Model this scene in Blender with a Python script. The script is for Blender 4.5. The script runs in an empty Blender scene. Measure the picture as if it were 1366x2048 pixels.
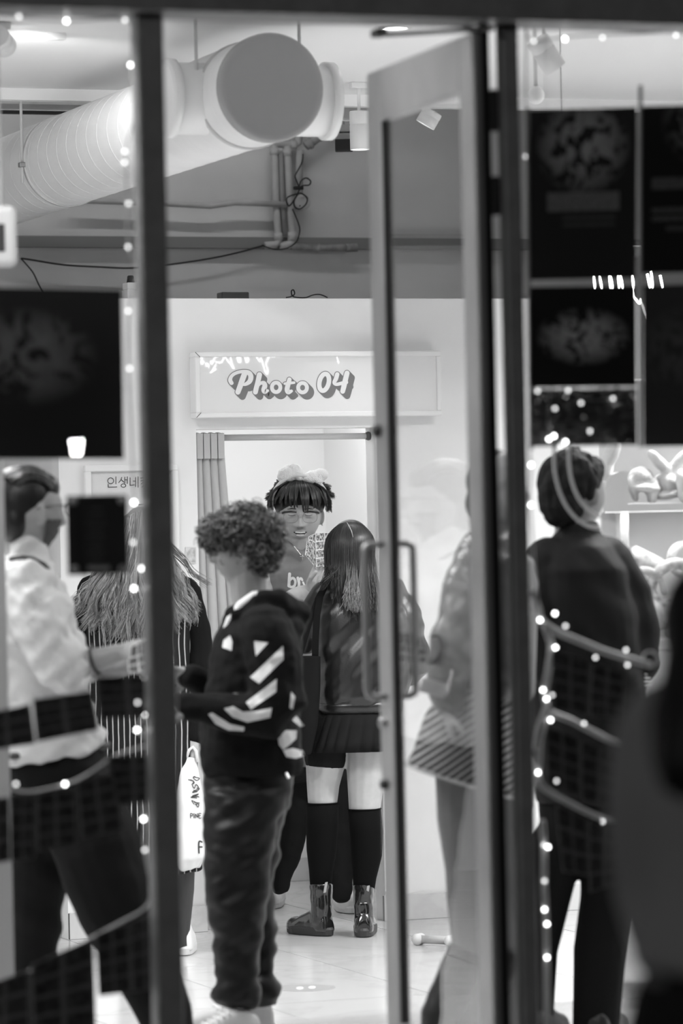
import bpy, bmesh, math, random
import numpy as np
from mathutils import Vector, Matrix, noise, geometry
from mathutils.bvhtree import BVHTree
random.seed(7)
SC = bpy.context.scene
COL = SC.collection
V = Vector
# ------------------------------------------------------------------ camera
F = 1366 * 135 / 24.0            # focal length in pixels of the 1366 x 2048 frame
YAW, PITCH, ROLL = math.radians(20), 41 / F, 0.0215
CAM = V((0, 0, 1.55))
fw = V((math.sin(YAW) * math.cos(PITCH), math.cos(YAW) * math.cos(PITCH), math.sin(PITCH)))
rt0 = V((math.cos(YAW), -math.sin(YAW), 0)); up0 = rt0.cross(fw)
RT = rt0 * math.cos(ROLL) - up0 * math.sin(ROLL)
UP = up0 * math.cos(ROLL) + rt0 * math.sin(ROLL)
cd = bpy.data.cameras.new('camera'); cam = bpy.data.objects.new('camera', cd); COL.objects.link(cam)
cam.matrix_world = Matrix(((RT.x, UP.x, -fw.x, CAM.x), (RT.y, UP.y, -fw.y, CAM.y), (RT.z, UP.z, -fw.z, CAM.z), (0, 0, 0, 1)))
cd.sensor_fit = 'HORIZONTAL'; cd.sensor_width = 24; cd.lens = 135; cd.clip_end = 200
cd.dof.use_dof = True; cd.dof.focus_distance = 15.0; cd.dof.aperture_fstop = 2.8
SC.camera = cam
SC.view_settings.view_transform = 'Standard'; SC.view_settings.look = 'None'
SC.view_settings.exposure = 0.12; SC.view_settings.gamma = 1.0; SC.view_settings.use_curve_mapping = False
try:
    SC.cycles.max_bounces = 10; SC.cycles.transparent_max_bounces = 24; SC.cycles.sample_clamp_indirect = 6
except Exception: pass
# ------------------------------------------------------------------ night sky
wd = bpy.data.worlds.new('night'); SC.world = wd; wd.use_nodes = True
wd.node_tree.nodes['Background'].inputs[0].default_value = (0.5, 0.5, 0.5, 1)
wd.node_tree.nodes['Background'].inputs[1].default_value = 0.03
# planes of the shop, in metres from the camera: X along the shop front, Y into the shop
YF, YB, YW = 8.5, 14.34, 16.5     # shop front, booth front, back wall
HC = 3.30                         # ceiling
D0 = V((math.sin(YAW), math.cos(YAW), 0)); R0 = V((math.cos(YAW), -math.sin(YAW), 0)); ZU = V((0, 0, 1))
def ray(px, py): return (fw + RT * ((px - 683) / F) + UP * ((1024 - py) / F))
def P(px, py, z): return CAM + ray(px, py) * z
def onY(px, py, Y):
    r = ray(px, py); return CAM + r * ((Y - CAM.y) / r.y)
def onZ(px, py, Z=0.0):
    r = ray(px, py); return CAM + r * ((Z - CAM.z) / r.z)
def area_light(name, loc, sx, sy, power, rot=(0, 0, 0), spread=180):
    l = bpy.data.lights.new(name, 'AREA'); l.shape = 'RECTANGLE'; l.size = sx; l.size_y = sy; l.energy = power
    l.spread = math.radians(spread)
    o = bpy.data.objects.new(name, l); o.location = loc; o.rotation_euler = rot; COL.objects.link(o); return o
# light of the ceiling panels, the booth panel (their housings are built below) and the street lamp
PANELS = [(0.9, 11.7, 34), (2.35, 11.7, 34), (6.1, 11.7, 42), (7.6, 11.7, 34), (2.3, 8.95, 12), (5.6, 9.7, 10), (7.9, 9.7, 10)]
for i, (x, y, pw_) in enumerate(PANELS):
    area_light('ceiling_panel_light', (x, y, HC - 0.05), 1.1, 0.28, pw_ * 2.35, spread=140)
area_light('void_fill_light', (4.5, 15.5, 4.12), 3.0, 0.06, 12)  # added fill out of view, brightens the grey back wall
area_light('booth_panel_light', (5.25, 15.2, 2.36), 1.1, 0.9, 10.0)
sl = bpy.data.lights.new('street_light', 'POINT'); sl.energy = 450; sl.shadow_soft_size = 0.12
slo = bpy.data.objects.new('street_light', sl); slo.location = (-4.0, 1.0, 4.4); COL.objects.link(slo)

# ------------------------------------------------------------------ materials (all grey: the photograph is black and white)
MATS = {}
def mat(name, g, rough=0.6, metal=0.0, spec=0.5, emit=0.0, bump=0.0, bscale=40.0, var=0.0, vscale=6.0, coat=0.0, sheen=0.0, stretch=(1, 1, 1), trans=0.0):
    if name in MATS: return MATS[name]
    m = bpy.data.materials.new(name); m.use_nodes = True; n = m.node_tree.nodes; L = m.node_tree.links
    b = n['Principled BSDF']
    b.inputs['Base Color'].default_value = (g, g, g, 1); b.inputs['Roughness'].default_value = rough
    b.inputs['Metallic'].default_value = metal; b.inputs['Specular IOR Level'].default_value = spec
    b.inputs['Coat Weight'].default_value = coat; b.inputs['Coat Roughness'].default_value = 0.05
    b.inputs['Sheen Weight'].default_value = sheen
    if emit:
        b.inputs['Emission Color'].default_value = (1, 1, 1, 1); b.inputs['Emission Strength'].default_value = emit
    if bump or var:
        tc = n.new('ShaderNodeTexCoord'); mp = n.new('ShaderNodeMapping'); mp.inputs['Scale'].default_value = stretch
        L.new(tc.outputs['Object'], mp.inputs['Vector'])
    if bump:
        t = n.new('ShaderNodeTexNoise'); t.inputs['Scale'].default_value = bscale; t.inputs['Detail'].default_value = 3
        bp = n.new('ShaderNodeBump'); bp.inputs['Strength'].default_value = bump; bp.inputs['Distance'].default_value = 0.01
        L.new(mp.outputs[0], t.inputs['Vector']); L.new(t.outputs['Fac'], bp.inputs['Height']); L.new(bp.outputs[0], b.inputs['Normal'])
    if var:
        t2 = n.new('ShaderNodeTexNoise'); t2.inputs['Scale'].default_value = vscale; t2.inputs['Detail'].default_value = 5
        rp = n.new('ShaderNodeMapRange'); rp.inputs['From Min'].default_value = 0.3; rp.inputs['From Max'].default_value = 0.7
        rp.inputs['To Min'].default_value = g * (1 - var); rp.inputs['To Max'].default_value = min(1, g * (1 + var))
        L.new(mp.outputs[0], t2.inputs['Vector']); L.new(t2.outputs['Fac'], rp.inputs['Value']); L.new(rp.outputs[0], b.inputs['Base Color'])
    MATS[name] = m; return m
def glass(name, refl=0.045, tint=0.96):
    if name in MATS: return MATS[name]
    m = bpy.data.materials.new(name); m.use_nodes = True; n = m.node_tree.nodes; L = m.node_tree.links
    n.remove(n['Principled BSDF']); out = n['Material Output']
    tr = n.new('ShaderNodeBsdfTransparent'); tr.inputs[0].default_value = (tint, tint, tint, 1)
    gl = n.new('ShaderNodeBsdfGlossy'); gl.inputs['Roughness'].default_value = 0.0; gl.inputs[0].default_value = (1, 1, 1, 1)
    lw = n.new('ShaderNodeLayerWeight'); lw.inputs[0].default_value = 0.5
    pw = n.new('ShaderNodeMath'); pw.operation = 'POWER'; pw.inputs[1].default_value = 5
    ma = n.new('ShaderNodeMath'); ma.operation = 'MULTIPLY_ADD'; ma.inputs[1].default_value = 0.9; ma.inputs[2].default_value = refl
    mx = n.new('ShaderNodeMixShader')
    L.new(lw.outputs['Facing'], pw.inputs[0]); L.new(pw.outputs[0], ma.inputs[0]); L.new(ma.outputs[0], mx.inputs[0])
    L.new(tr.outputs[0], mx.inputs[1]); L.new(gl.outputs[0], mx.inputs[2]); L.new(mx.outputs[0], out.inputs[0])
    MATS[name] = m; return m
def print_grid(name, nx, ny, border=0.06, card=0.5, lo=0.02, hi=0.35, seed=0.0, nscale=14):
    """a photo sheet: grid of little pictures on a pale card, by UV"""
    if name in MATS: return MATS[name]
    m = bpy.data.materials.new(name); m.use_nodes = True; n = m.node_tree.nodes; L = m.node_tree.links
    b = n['Principled BSDF']; b.inputs['Roughness'].default_value = 0.35
    uv = n.new('ShaderNodeUVMap'); sp = n.new('ShaderNodeSeparateXYZ'); L.new(uv.outputs[0], sp.inputs[0])
    def mth(op, a, bb=None, c=None):
        k = n.new('ShaderNodeMath'); k.operation = op
        for i, q in enumerate((a, bb, c)):
            if q is None: continue
            if isinstance(q, (int, float)): k.inputs[i].default_value = q
            else: L.new(q, k.inputs[i])
        return k.outputs[0]
    def inside(o, k):
        fr = mth('FRACT', mth('MULTIPLY', o, k)); d = mth('ABSOLUTE', mth('SUBTRACT', fr, 0.5))
        return mth('LESS_THAN', d, 0.5 - border)
    ins = mth('MULTIPLY', inside(sp.outputs[0], nx), inside(sp.outputs[1], ny))
    t = n.new('ShaderNodeTexNoise'); t.inputs['Scale'].default_value = nscale; t.inputs['Detail'].default_value = 4; t.noise_dimensions = '4D'
    t.inputs['W'].default_value = seed; L.new(uv.outputs[0], t.inputs['Vector'])
    rp = n.new('ShaderNodeMapRange'); rp.inputs['From Min'].default_value = 0.42; rp.inputs['From Max'].default_value = 0.62
    rp.inputs['To Min'].default_value = lo; rp.inputs['To Max'].default_value = hi; L.new(t.outputs['Fac'], rp.inputs['Value'])
    mx = n.new('ShaderNodeMix'); mx.data_type = 'FLOAT'; L.new(ins, mx.inputs[0]); mx.inputs[2].default_value = card; L.new(rp.outputs[0], mx.inputs[3])
    L.new(mx.outputs[0], b.inputs['Base Color']); MATS[name] = m; return m

# ------------------------------------------------------------------ builders: everything takes world coordinates
def wloc(o):
    p = V((0, 0, 0))
    while o is not None: p += o.location; o = o.parent
    return p
def tag(o, label=None, cat=None, group=None, kind=None):
    if label: o['label'] = label
    if cat: o['category'] = cat
    if group: o['group'] = group
    if kind: o['kind'] = kind
    return o
def thing(name, label, cat, loc, group=None, kind=None):
    o = bpy.data.objects.new(name, None); COL.objects.link(o); o.location = loc; o.empty_display_size = 0.1
    return tag(o, label, cat, group, kind)
def link(name, me, m, parent=None, loc=None, smooth=False, label=None):
    """me holds world coordinates (shifted to the parent) unless loc is given"""
    if loc is None:
        if parent is not None: me.transform(Matrix.Translation(-wloc(parent)))
        loc = V((0, 0, 0))
    if m is not None:
        me.materials.clear()
        for k in (m if isinstance(m, (list, tuple)) else [m]): me.materials.append(k)
    o = bpy.data.objects.new(name, me); COL.objects.link(o); o.parent = parent; o.location = loc
    if smooth: me.polygons.foreach_set('use_smooth', [True] * len(me.polygons))
    if label: o['label'] = label
    return o
def center_origin(o):
    """put a top-level mesh's origin at its base centre"""
    me = o.data; vs = [v.co for v in me.vertices]
    c = V((sum(v.x for v in vs) / len(vs), sum(v.y for v in vs) / len(vs), min(v.z for v in vs)))
    me.transform(Matrix.Translation(-c)); o.location = o.location + c; return o
def from_py(verts, faces):
    me = bpy.data.meshes.new('m'); me.from_pydata([tuple(v) for v in verts], [], faces); me.update(); return me
class MB:
    """collects shapes into one mesh"""
    def __init__(s): s.v = []; s.f = []
    def add(s, vs, fs):
        k = len(s.v); s.v += [V(q) for q in vs]; s.f += [tuple(i + k for i in f) for f in fs]; return s
    def box(s, c, size, ax=None):
        ax = ax or (V((1, 0, 0)), V((0, 1, 0)), V((0, 0, 1))); c = V(c)
        vs = [c + ax[0] * (size[0] / 2 * i) + ax[1] * (size[1] / 2 * j) + ax[2] * (size[2] / 2 * k) for k in (-1, 1) for j in (-1, 1) for i in (-1, 1)]
        return s.add(vs, [(0, 2, 3, 1), (4, 5, 7, 6), (0, 1, 5, 4), (2, 6, 7, 3), (0, 4, 6, 2), (1, 3, 7, 5)])
    def mm(s, a, b):
        a = V(a); b = V(b); return s.box((a + b) / 2, (abs(b.x - a.x), abs(b.y - a.y), abs(b.z - a.z)))
    def rbox(s, c, size, r=0.01, ax=None, seg=2):
        """bevelled box"""
        bm = bmesh.new(); bmesh.ops.create_cube(bm, size=1.0); bmesh.ops.scale(bm, vec=size, verts=bm.verts)
        bmesh.ops.bevel(bm, geom=bm.edges[:] , offset=min(r, min(size) * 0.49), segments=seg, affect='EDGES', profile=0.5)
        ax = ax or (V((1, 0, 0)), V((0, 1, 0)), V((0, 0, 1))); c = V(c); bm.verts.index_update()
        vs = [c + ax[0] * v.co.x + ax[1] * v.co.y + ax[2] * v.co.z for v in bm.verts]; fs = [tuple(v.index for v in f.verts) for f in bm.faces]
        bm.free(); return s.add(vs, fs)
    def loft(s, rings, cap=True):
        k = len(s.v); n = len(rings[0])
        for r in rings: s.v += [V(q) for q in r]
        for i in range(len(rings) - 1):
            for j in range(n):
                a = k + i * n + j; b = k + i * n + (j + 1) % n
                s.f.append((a, b, b + n, a + n))
        if cap:
            s.f.append(tuple(k + j for j in range(n))[::-1]); s.f.append(tuple(k + (len(rings) - 1) * n + j for j in range(n)))
        return s
    def tube(s, pts, r, n=8, round_ends=False, flat=None, closed=False):
        pts = [V(p) for p in pts]; rs = r if isinstance(r, (list, tuple)) else [r] * len(pts)
        rs = list(rs)
        if round_ends:
            d0 = (pts[0] - pts[1]).normalized(); d1 = (pts[-1] - pts[-2]).normalized()
            a = [(pts[0] + d0 * rs[0] * math.sin(t), rs[0] * math.cos(t)) for t in (1.45, 1.1, 0.6)]
            b = [(pts[-1] + d1 * rs[-1] * math.sin(t), rs[-1] * math.cos(t)) for t in (0.6, 1.1, 1.45)]
            pts = [q[0] for q in a] + pts + [q[0] for q in b]; rs = [q[1] for q in a] + rs + [q[1] for q in b]
        rings = []; prev = None; m = len(pts)
        for i in range(m):
            if closed: t = (pts[(i + 1) % m] - pts[i - 1])
            else: t = pts[min(i + 1, m - 1)] - pts[max(i - 1, 0)]
            t = t.normalized() if t.length > 1e-9 else V((0, 0, 1))
            if prev is None:
                h = V((0, 0, 1)) if abs(t.z) < 0.9 else V((1, 0, 0)); a = t.cross(h).normalized()
            else:
                a = (prev - t * prev.dot(t)); a = a.normalized() if a.length > 1e-6 else prev
            prev = a; b = t.cross(a)
            rings.append([pts[i] + (a * math.cos(q) + b * math.sin(q)) * rs[i] for q in [2 * math.pi * j / n for j in range(n)]])
        if closed: rings.append(rings[0])
        return s.loft(rings, cap=not closed)
    def ellipsoid(s, c, ax, nu=16, nv=10):
        c = V(c); rings = []
        for i in range(1, nv):
            t = math.pi * i / nv
            rings.append([c + ax[2] * math.cos(t) + (ax[0] * math.cos(q) + ax[1] * math.sin(q)) * math.sin(t) for q in [2 * math.pi * j / nu for j in range(nu)]])
        k = len(s.v); s.loft(rings, cap=False); a = len(s.v); s.v += [c + ax[2], c - ax[2]]
        for j in range(nu):
            s.f.append((k + (j + 1) % nu, k + j, a)); e = k + (nv - 2) * nu
            s.f.append((e + j, e + (j + 1) % nu, a + 1))
        return s
    def mesh(s): return from_py(s.v, s.f)
    def out(s, name, m, parent=None, smooth=False, label=None):
        me = s.mesh()
        bm = bmesh.new(); bm.from_mesh(me); bmesh.ops.recalc_face_normals(bm, faces=bm.faces); bm.to_mesh(me); bm.free()
        return link(name, me, m, parent, smooth=smooth, label=label)
    def remesh(s, name, m, parent, voxel=0.006, smooth=4, ratio=None, fold=None, label=None, factor=0.5):
        me = s.mesh()
        bm = bmesh.new(); bm.from_mesh(me); bmesh.ops.recalc_face_normals(bm, faces=bm.faces); bm.to_mesh(me); bm.free()
        o = bpy.data.objects.new('tmp', me); COL.objects.link(o)
        r = o.modifiers.new('r', 'REMESH'); r.mode = 'VOXEL'; r.voxel_size = voxel; r.use_smooth_shade = True
        if smooth:
            q = o.modifiers.new('s', 'SMOOTH'); q.factor = factor; q.iterations = smooth
        if ratio:
            q = o.modifiers.new('d', 'DECIMATE'); q.ratio = ratio
        dg = bpy.context.evaluated_depsgraph_get(); dg.update(); e = o.evaluated_get(dg); me2 = bpy.data.meshes.new_from_object(e)
        bpy.data.objects.remove(o)
        if fold: rumple(me2, fold)
        return link(name, me2, m, parent, smooth=True, label=label)
def rumple(me, folds):
    """folds: list of (amp, (sx,sy,sz) scale in right/depth/up axes, seed); moves vertices along normals"""
    ns = [v.normal.copy() for v in me.vertices]
    for v, nn in zip(me.vertices, ns):
        p = v.co; q = (p.dot(R0), p.dot(D0), p.z); h = 0
        for amp, sc, sd in folds:
            if len(sc) == 4:   # scale with shear: up coordinate slanted along right
                w = V((q[0] * sc[0], q[1] * sc[1], (q[2] + q[0] * sc[3]) * sc[2] + sd))
            else: w = V((q[0] * sc[0], q[1] * sc[1], q[2] * sc[2] + sd))
            h += amp * noise.noise(w)
        v.co = p + nn * h
    me.update()
def catmull(pts, k=6):
    pts = [V(p) for p in pts]; out = []
    for i in range(len(pts) - 1):
        a = pts[max(i - 1, 0)]; b = pts[i]; c = pts[i + 1]; d = pts[min(i + 2, len(pts) - 1)]
        for j in range(k):
            t = j / k
            out.append(0.5 * ((2 * b) + (c - a) * t + (2 * a - 5 * b + 4 * c - d) * t * t + (3 * b - a - 3 * c + d) * t ** 3))
    out.append(pts[-1]); return out
STK = [0]
def ribbon(pts, rs, k=6, caps=5):
    """flat stroke in 2D with round ends -> (x, y, layer) verts and faces; layers keep overlapping pieces apart"""
    closed = len(pts) > 4 and abs(pts[0][0] - pts[-1][0]) + abs(pts[0][1] - pts[-1][1]) < 1e-6
    if closed:
        q = [V((p[0], p[1], 0)) for p in pts[:-1]]; P3 = catmull(q[-2:] + q + q[:3], k)[2 * k:(2 + len(q)) * k + 1]
    else: P3 = catmull([V((p[0], p[1], 0)) for p in pts], k)
    if isinstance(rs, (int, float)): R = [rs] * len(P3)
    else: R = [q.x for q in catmull([V((r, 0, 0)) for r in rs], k)]
    STK[0] = (STK[0] + 3) % 21; base = STK[0]
    n = len(P3); vs = []; fs = []
    for i in range(n):
        if closed: t = P3[(i + 1) % n if i < n - 1 else 1] - P3[i - 1 if i else n - 2]
        else: t = (P3[min(i + 1, n - 1)] - P3[max(i - 1, 0)])
        t = t.normalized() if t.length > 1e-9 else V((1, 0, 0))
        nn = V((-t.y, t.x, 0)); vs += [(P3[i] + nn * R[i], base), (P3[i] - nn * R[i], base)]
        if i: fs.append((2 * i - 2, 2 * i - 1, 2 * i + 1, 2 * i))
    if not closed:
        for m_, (c, r, t) in enumerate(((P3[0], R[0], P3[0] - P3[1]), (P3[-1], R[-1], P3[-1] - P3[-2]))):
            t = t.normalized(); nn = V((-t.y, t.x, 0)); k0 = len(vs); m = 2 * caps
            vs += [(c + (nn * math.cos(math.pi * j / m) + t * math.sin(math.pi * j / m)) * r, base + 1 + m_) for j in range(m + 1)]
            fs.append(tuple(range(k0, k0 + m + 1)))
    return [(v.x, v.y, e * 3e-5) for v, e in vs], fs
def circ(cx, cy, rx, ry=None, n=14, a0=0.0, tilt=0.0):
    ry = ry or rx; o = []
    for i in range(n):
        a = a0 + 2 * math.pi * i / n; x = rx * math.cos(a); y = ry * math.sin(a)
        o.append((cx + x - y * tilt, cy + y))
    return o + [o[0]]
def sheet(name, corners, Y, m, label, cat, group=None, th=0.002, parent=None, bend=0.0, normal_y=True):
    """thin card from 4 pixel corners (tl,tr,br,bl) standing at plane Y, with UV on its face"""
    q = [onY(x, y, Y) for x, y in corners]; nx, ny = 4, 6; vs = []; fs = []; uvs = []
    for side in (0, 1):
        for j in range(ny + 1):
            for i in range(nx + 1):
                u, v = i / nx, j / ny
                p = q[0].lerp(q[1], u).lerp(q[3].lerp(q[2], u), v)
                vs.append(p + V((0, th * side + bend * math.sin(math.pi * v) * math.sin(3 * u + v), 0))); uvs.append((u, 1 - v))
    n1 = (nx + 1) * (ny + 1)
    for j in range(ny):
        for i in range(nx):
            a = j * (nx + 1) + i; fs.append((a, a + 1, a + nx + 2, a + nx + 1)); fs.append((n1 + a, n1 + a + nx + 1, n1 + a + nx + 2, n1 + a + 1))
    rim = [i for i in range(nx + 1)] + [(j + 1) * (nx + 1) - 1 for j in range(1, ny + 1)] + [ny * (nx + 1) + i for i in range(nx - 1, -1, -1)] + [j * (nx + 1) for j in range(ny - 1, 0, -1)]
    for a, b in zip(rim, rim[1:] + rim[:1]): fs.append((a, n1 + a, n1 + b, b))
    me = from_py(vs, fs); ul = me.uv_layers.new(name='UVMap')
    for l in me.loops: ul.data[l.index].uv = uvs[l.vertex_index]
    o = link(name, me, m, parent)
    if parent is None: center_origin(o); tag(o, label, cat, group)
    return o
# ================================================================== THE SETTING
M_white = mat('white_paint', 0.80, 0.55, bump=0.03, bscale=25)
M_booth = mat('booth_white_laminate', 0.86, 0.35, var=0.02)
M_ceil = mat('ceiling_white_paint', 0.82, 0.7)
M_backw = mat('grey_plaster', 0.72, 0.8, bump=0.08, bscale=14, var=0.06, vscale=3)
M_frame = mat('dark_metal_frame', 0.24, 0.42, spec=0.4, var=0.12, vscale=20)
M_black = mat('black_rubber', 0.012, 0.5)
M_alu = mat('brushed_aluminium', 0.42, 0.38, metal=0.7, var=0.25, vscale=3, stretch=(1, 1, 0.6))
M_joint = mat('tile_joint_grey', 0.10, 0.8)
M_glass = glass('window_glass', 0.03, 0.97); M_dglass = glass('door_glass', 0.035, 0.95)
M_street = mat('dark_asphalt', 0.03, 0.9, bump=0.3, bscale=60)
def marble(name, g):
    m = mat(name, g, 0.16, spec=0.5); n = m.node_tree.nodes; L = m.node_tree.links; b = n['Principled BSDF']
    tc = n.new('ShaderNodeTexCoord'); oi = n.new('ShaderNodeObjectInfo'); ad = n.new('ShaderNodeVectorMath'); ad.operation = 'ADD'
    mu = n.new('ShaderNodeVectorMath'); mu.operation = 'SCALE'; mu.inputs['Scale'].default_value = 1.0
    L.new(oi.outputs['Location'], mu.inputs[0]); L.new(tc.outputs['Object'], ad.inputs[0]); L.new(mu.outputs[0], ad.inputs[1])
    t = n.new('ShaderNodeTexNoise'); t.inputs['Scale'].default_value = 1.6; t.inputs['Detail'].default_value = 6; t.inputs['Distortion'].default_value = 1.4
    L.new(ad.outputs[0], t.inputs['Vector'])
    r = n.new('ShaderNodeValToRGB'); cr = r.color_ramp
    cr.elements[0].position = 0.40; cr.elements[0].color = (g, g, g, 1); cr.elements[1].position = 0.60; cr.elements[1].color = (g, g, g, 1)
    e = cr.elements.new(0.50); e.color = (g * 0.90,) * 3 + (1,)
    e = cr.elements.new(0.47); e.color = (g * 0.985,) * 3 + (1,); e = cr.elements.new(0.53); e.color = (g * 0.975,) * 3 + (1,)
    L.new(t.outputs['Fac'], r.inputs[0]); L.new(r.outputs[0], b.inputs['Base Color']); return m
M_tile = marble('marble_tile', 0.55)
def structure(name, mb, m, label=None, smooth=False):
    o = mb.out(name, m, None, smooth); center_origin(o); o['kind'] = 'structure'
    if label: o['label'] = label
    return o
XL, XR = -1.2, 9.6
floor = structure('floor', MB().mm((XL, YF - 0.1, -0.2), (XR, YW + 0.2, -0.006)), M_joint, 'white marble tiled shop floor')
tm = MB().box((0, 0, -0.008), (0.595, 1.195, 0.016)).mesh(); tm.materials.append(M_tile)
fl = floor.location
for i in range(-5, 14):
    for j in range(0, 7):
        o = bpy.data.objects.new('tile', tm); COL.objects.link(o); o.parent = floor
        o.location = V((1.65 + 0.6 * i + 0.3, 8.4 + 1.2 * j + 0.6 + (0.6 if i % 2 else 0) * 0, 0)) - fl
structure('floor_street', MB().mm((-25, -40, -0.3), (25, YF - 0.1, -0.02)), M_street, 'dark street paving outside the shop')
wall_back = structure('wall_back', MB().mm((XL, YW, -0.1), (XR, YW + 0.2, 4.3)), M_backw, 'grey plaster back wall above the booth')
# the wall steps forward below a ledge
zl = onY(500, 476, YW).z
structure('trim_1', MB().mm((XL, YW - 0.05, zl - 0.05), (XR, YW, zl)), mat('grey_ledge', 0.24, 0.8), 'narrow dark ledge across the grey back wall')
structure('wall_left', MB().mm((XL - 0.2, YF, -0.1), (XL, YW + 0.2, 4.3)), M_white)
structure('wall_right', MB().mm((XR, YF, -0.1), (XR + 0.2, YW + 0.2, 4.3)), M_white)
YC = YB + 0.12
structure('ceiling', MB().mm((XL, YF, HC), (XR, YC, HC + 0.12)), M_ceil, 'white suspended ceiling of the shop')
structure('trim_2', MB().mm((XL, YC - 0.05, HC - 0.045), (XR, YC, HC)), mat('ceiling_edge_white', 0.86, 0.5), 'white edge trim where the ceiling stops before the booths')
structure('ceiling_void', MB().mm((XL, YC, 4.2), (XR, YW + 0.2, 4.3)), mat('raw_concrete', 0.2, 0.9))
structure('wall_void', MB().mm((XL, YC - 0.03, HC + 0.12), (XR, YC + 0.02, 4.3)), mat('raw_concrete', 0.2, 0.9))
# box drop in the ceiling at the right
a = onY(1225, 110, 13.3)
structure('ceiling_box', MB().mm((a.x, 12.6, a.z), (a.x + 2.5, 13.4, HC)), M_ceil, 'white boxed ceiling drop')
# --- booth front wall with its opening
zt = onY(560, 597, YB).z
xo0, xo1 = onY(394, 950, YB).x, onY(752, 950, YB).x
zo = onY(560, 857, YB).z
xb0 = onY(118, 960, YB).x
T = 0.10
wb = MB(); wb.mm((xb0, YB, 0), (xo0, YB + T, zt)); wb.mm((xo1, YB, 0), (XR, YB + T, zt)); wb.mm((xo0, YB, zo), (xo1, YB + T, zt))
structure('wall_booth', wb, M_booth, 'white photo booth front wall with a doorway')
YBB = 16.2
M_bin = mat('booth_inner_white', 0.88, 0.6)
for n_, a_, b_, l_ in (('wall_booth_back', (xo0 - 0.35, YBB, 0), (xo1 + 0.9, YBB + 0.05, 2.40), 'bright white back wall inside the photo booth'), ('wall_booth_left', (xo0 - 0.40, YB + T, 0), (xo0 - 0.35, YBB, 2.40), 'white left inside wall of the photo booth'),
                       ('wall_booth_right', (xo1 + 0.45, YB + T, 0), (xo1 + 0.5, YBB, 2.40), 'white right inside wall of the photo booth'), ('ceiling_booth', (xo0 - 0.4, YB + T, 2.40), (xo1 + 0.9, YBB + 0.05, 2.44), 'white ceiling inside the photo booth')):
    structure(n_, MB().mm(a_, b_), M_bin, l_)
# jamb trim at the right of the opening and lintel trim
structure('trim_3', MB().mm((xo1 - 0.004, YB - 0.012, 0.12), (xo1 + 0.035, YB + T, zo)), M_booth, 'white door jamb trim of the booth opening')
M_skirt = marble('marble_skirting', 0.66)
def skirting(n, a, b, label):
    mb = MB(); x = a[0]
    o = structure(n, MB().mm((a[0], a[1], 0), (b[0], b[1], 0.10)), M_joint, label)
    k = 0
    while x < b[0] - 0.02:
        x2 = min(x + 0.6, b[0]); p = MB().mm((x + 0.001, a[1] - 0.003, 0.001), (x2 - 0.001, a[1] + 0.004, 0.102)).out('skirting_tile', M_skirt, o); x = x2; k += 1
    return o
skirting('baseboard_left', (xb0, YB - 0.015), (xo0, YB), 'marble skirting of the booth wall left of the doorway')
skirting('baseboard_right', (xo1 - 0.01, YB - 0.015), (XR, YB), 'marble skirting of the booth wall right of the doorway')
skirting('baseboard_inside', (xo0 - 0.35, YBB - 0.015), (xo1 + 0.45, YBB), 'marble skirting inside the booth')
# --- shop front: header, posts, panes, door
zh = onY(683, 41, YF).z
structure('trim_4', MB().mm((XL - 4, YF - 0.09, zh), (XR + 3, YF + 0.07, zh + 0.5)), M_frame, 'dark metal header beam over the shop windows')
structure('wall_front', MB().mm((XL - 4, YF - 0.05, zh + 0.5), (XR + 3, YF + 0.05, 5.2)), mat('dark_fascia', 0.05, 0.6), 'dark fascia above the shop front')
xm0, xm1 = onY(287, 800, YF).x, onY(337, 800, YF).x
def post(n, x0, x1, label, d0=0.06, d1=0.06):
    mb = MB(); mb.rbox(((x0 + x1) / 2, YF + (d1 - d0) / 2, zh / 2), (x1 - x0, d0 + d1, zh), 0.004, seg=1)
    return structure(n, mb, M_frame, label)
post('trim_5', xm0 - 0.004, xm1 - 0.002, 'dark metal post left of the open door', 0.03, 0.03)
xr0, xr1 = onY(1019, 1000, YF).x, onY(1053, 1000, YF).x
post('trim_6', xr0 + 0.003, xr1, 'dark metal post right of the open door', 0.012, 0.012)
# pale inner edge of the right post (lit interior side)
structure('trim_7', MB().mm((xr0 - 0.004, YF - 0.0, 0), (xr0 + 0.003, YF + 0.014, zh)), mat('post_side_grey', 0.16, 0.4), 'grey metal side strip of the right post')
for n, x0, x1, lab in (('window_1', XL - 4, xm0 - 0.004, 'left shop window pane'), ('window_2', xr1, XR + 3, 'right shop window pane')):
    structure(n, MB().mm((x0, YF - 0.004, 0.06), (x1, YF + 0.004, zh)), M_glass, lab)
# --- the open glass door, hinged on the right, swung into the shop
hx, fy = onY(952, 120, YF).x, 0.0
H0 = V((onY(957, 60, YF).x, YF + 0.0, 0)); z_top = P(957, 62, 9.17).z
fr = P(744, 140, 9.98); E0 = V((fr.x, fr.y, 0))
dd = (E0 - H0); DW = dd.length; dd.normalize(); dn = V((-dd.y, dd.x, 0))      # dn points to the face the camera sees (left)
if dn.dot(V((-1, 0, 0))) < 0: dn = -dn
TH = 0.032
door = thing('door_1', 'open glass shop door with a grey metal frame and pull handles', None, H0, kind='structure')
def dbox(name, s0, s1, z0, z1, m, th=TH, off=0.0, r=0.004):
    c = H0 + dd * ((s0 + s1) / 2) + dn * off + ZU * ((z0 + z1) / 2)
    return MB().rbox(c, (s1 - s0, th, z1 - z0), r, (dd, dn, ZU), seg=1).out(name, m, door)
zdb = 0.02; SW = 0.105
dbox('hinge_stile', 0, SW, zdb, z_top, M_alu); dbox('lock_stile', DW - SW, DW, zdb, z_top, M_alu)
dbox('top_rail', SW, DW - SW, z_top - 0.135, z_top, M_alu)
zg = P(828, 2043, 9.9).z
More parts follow.
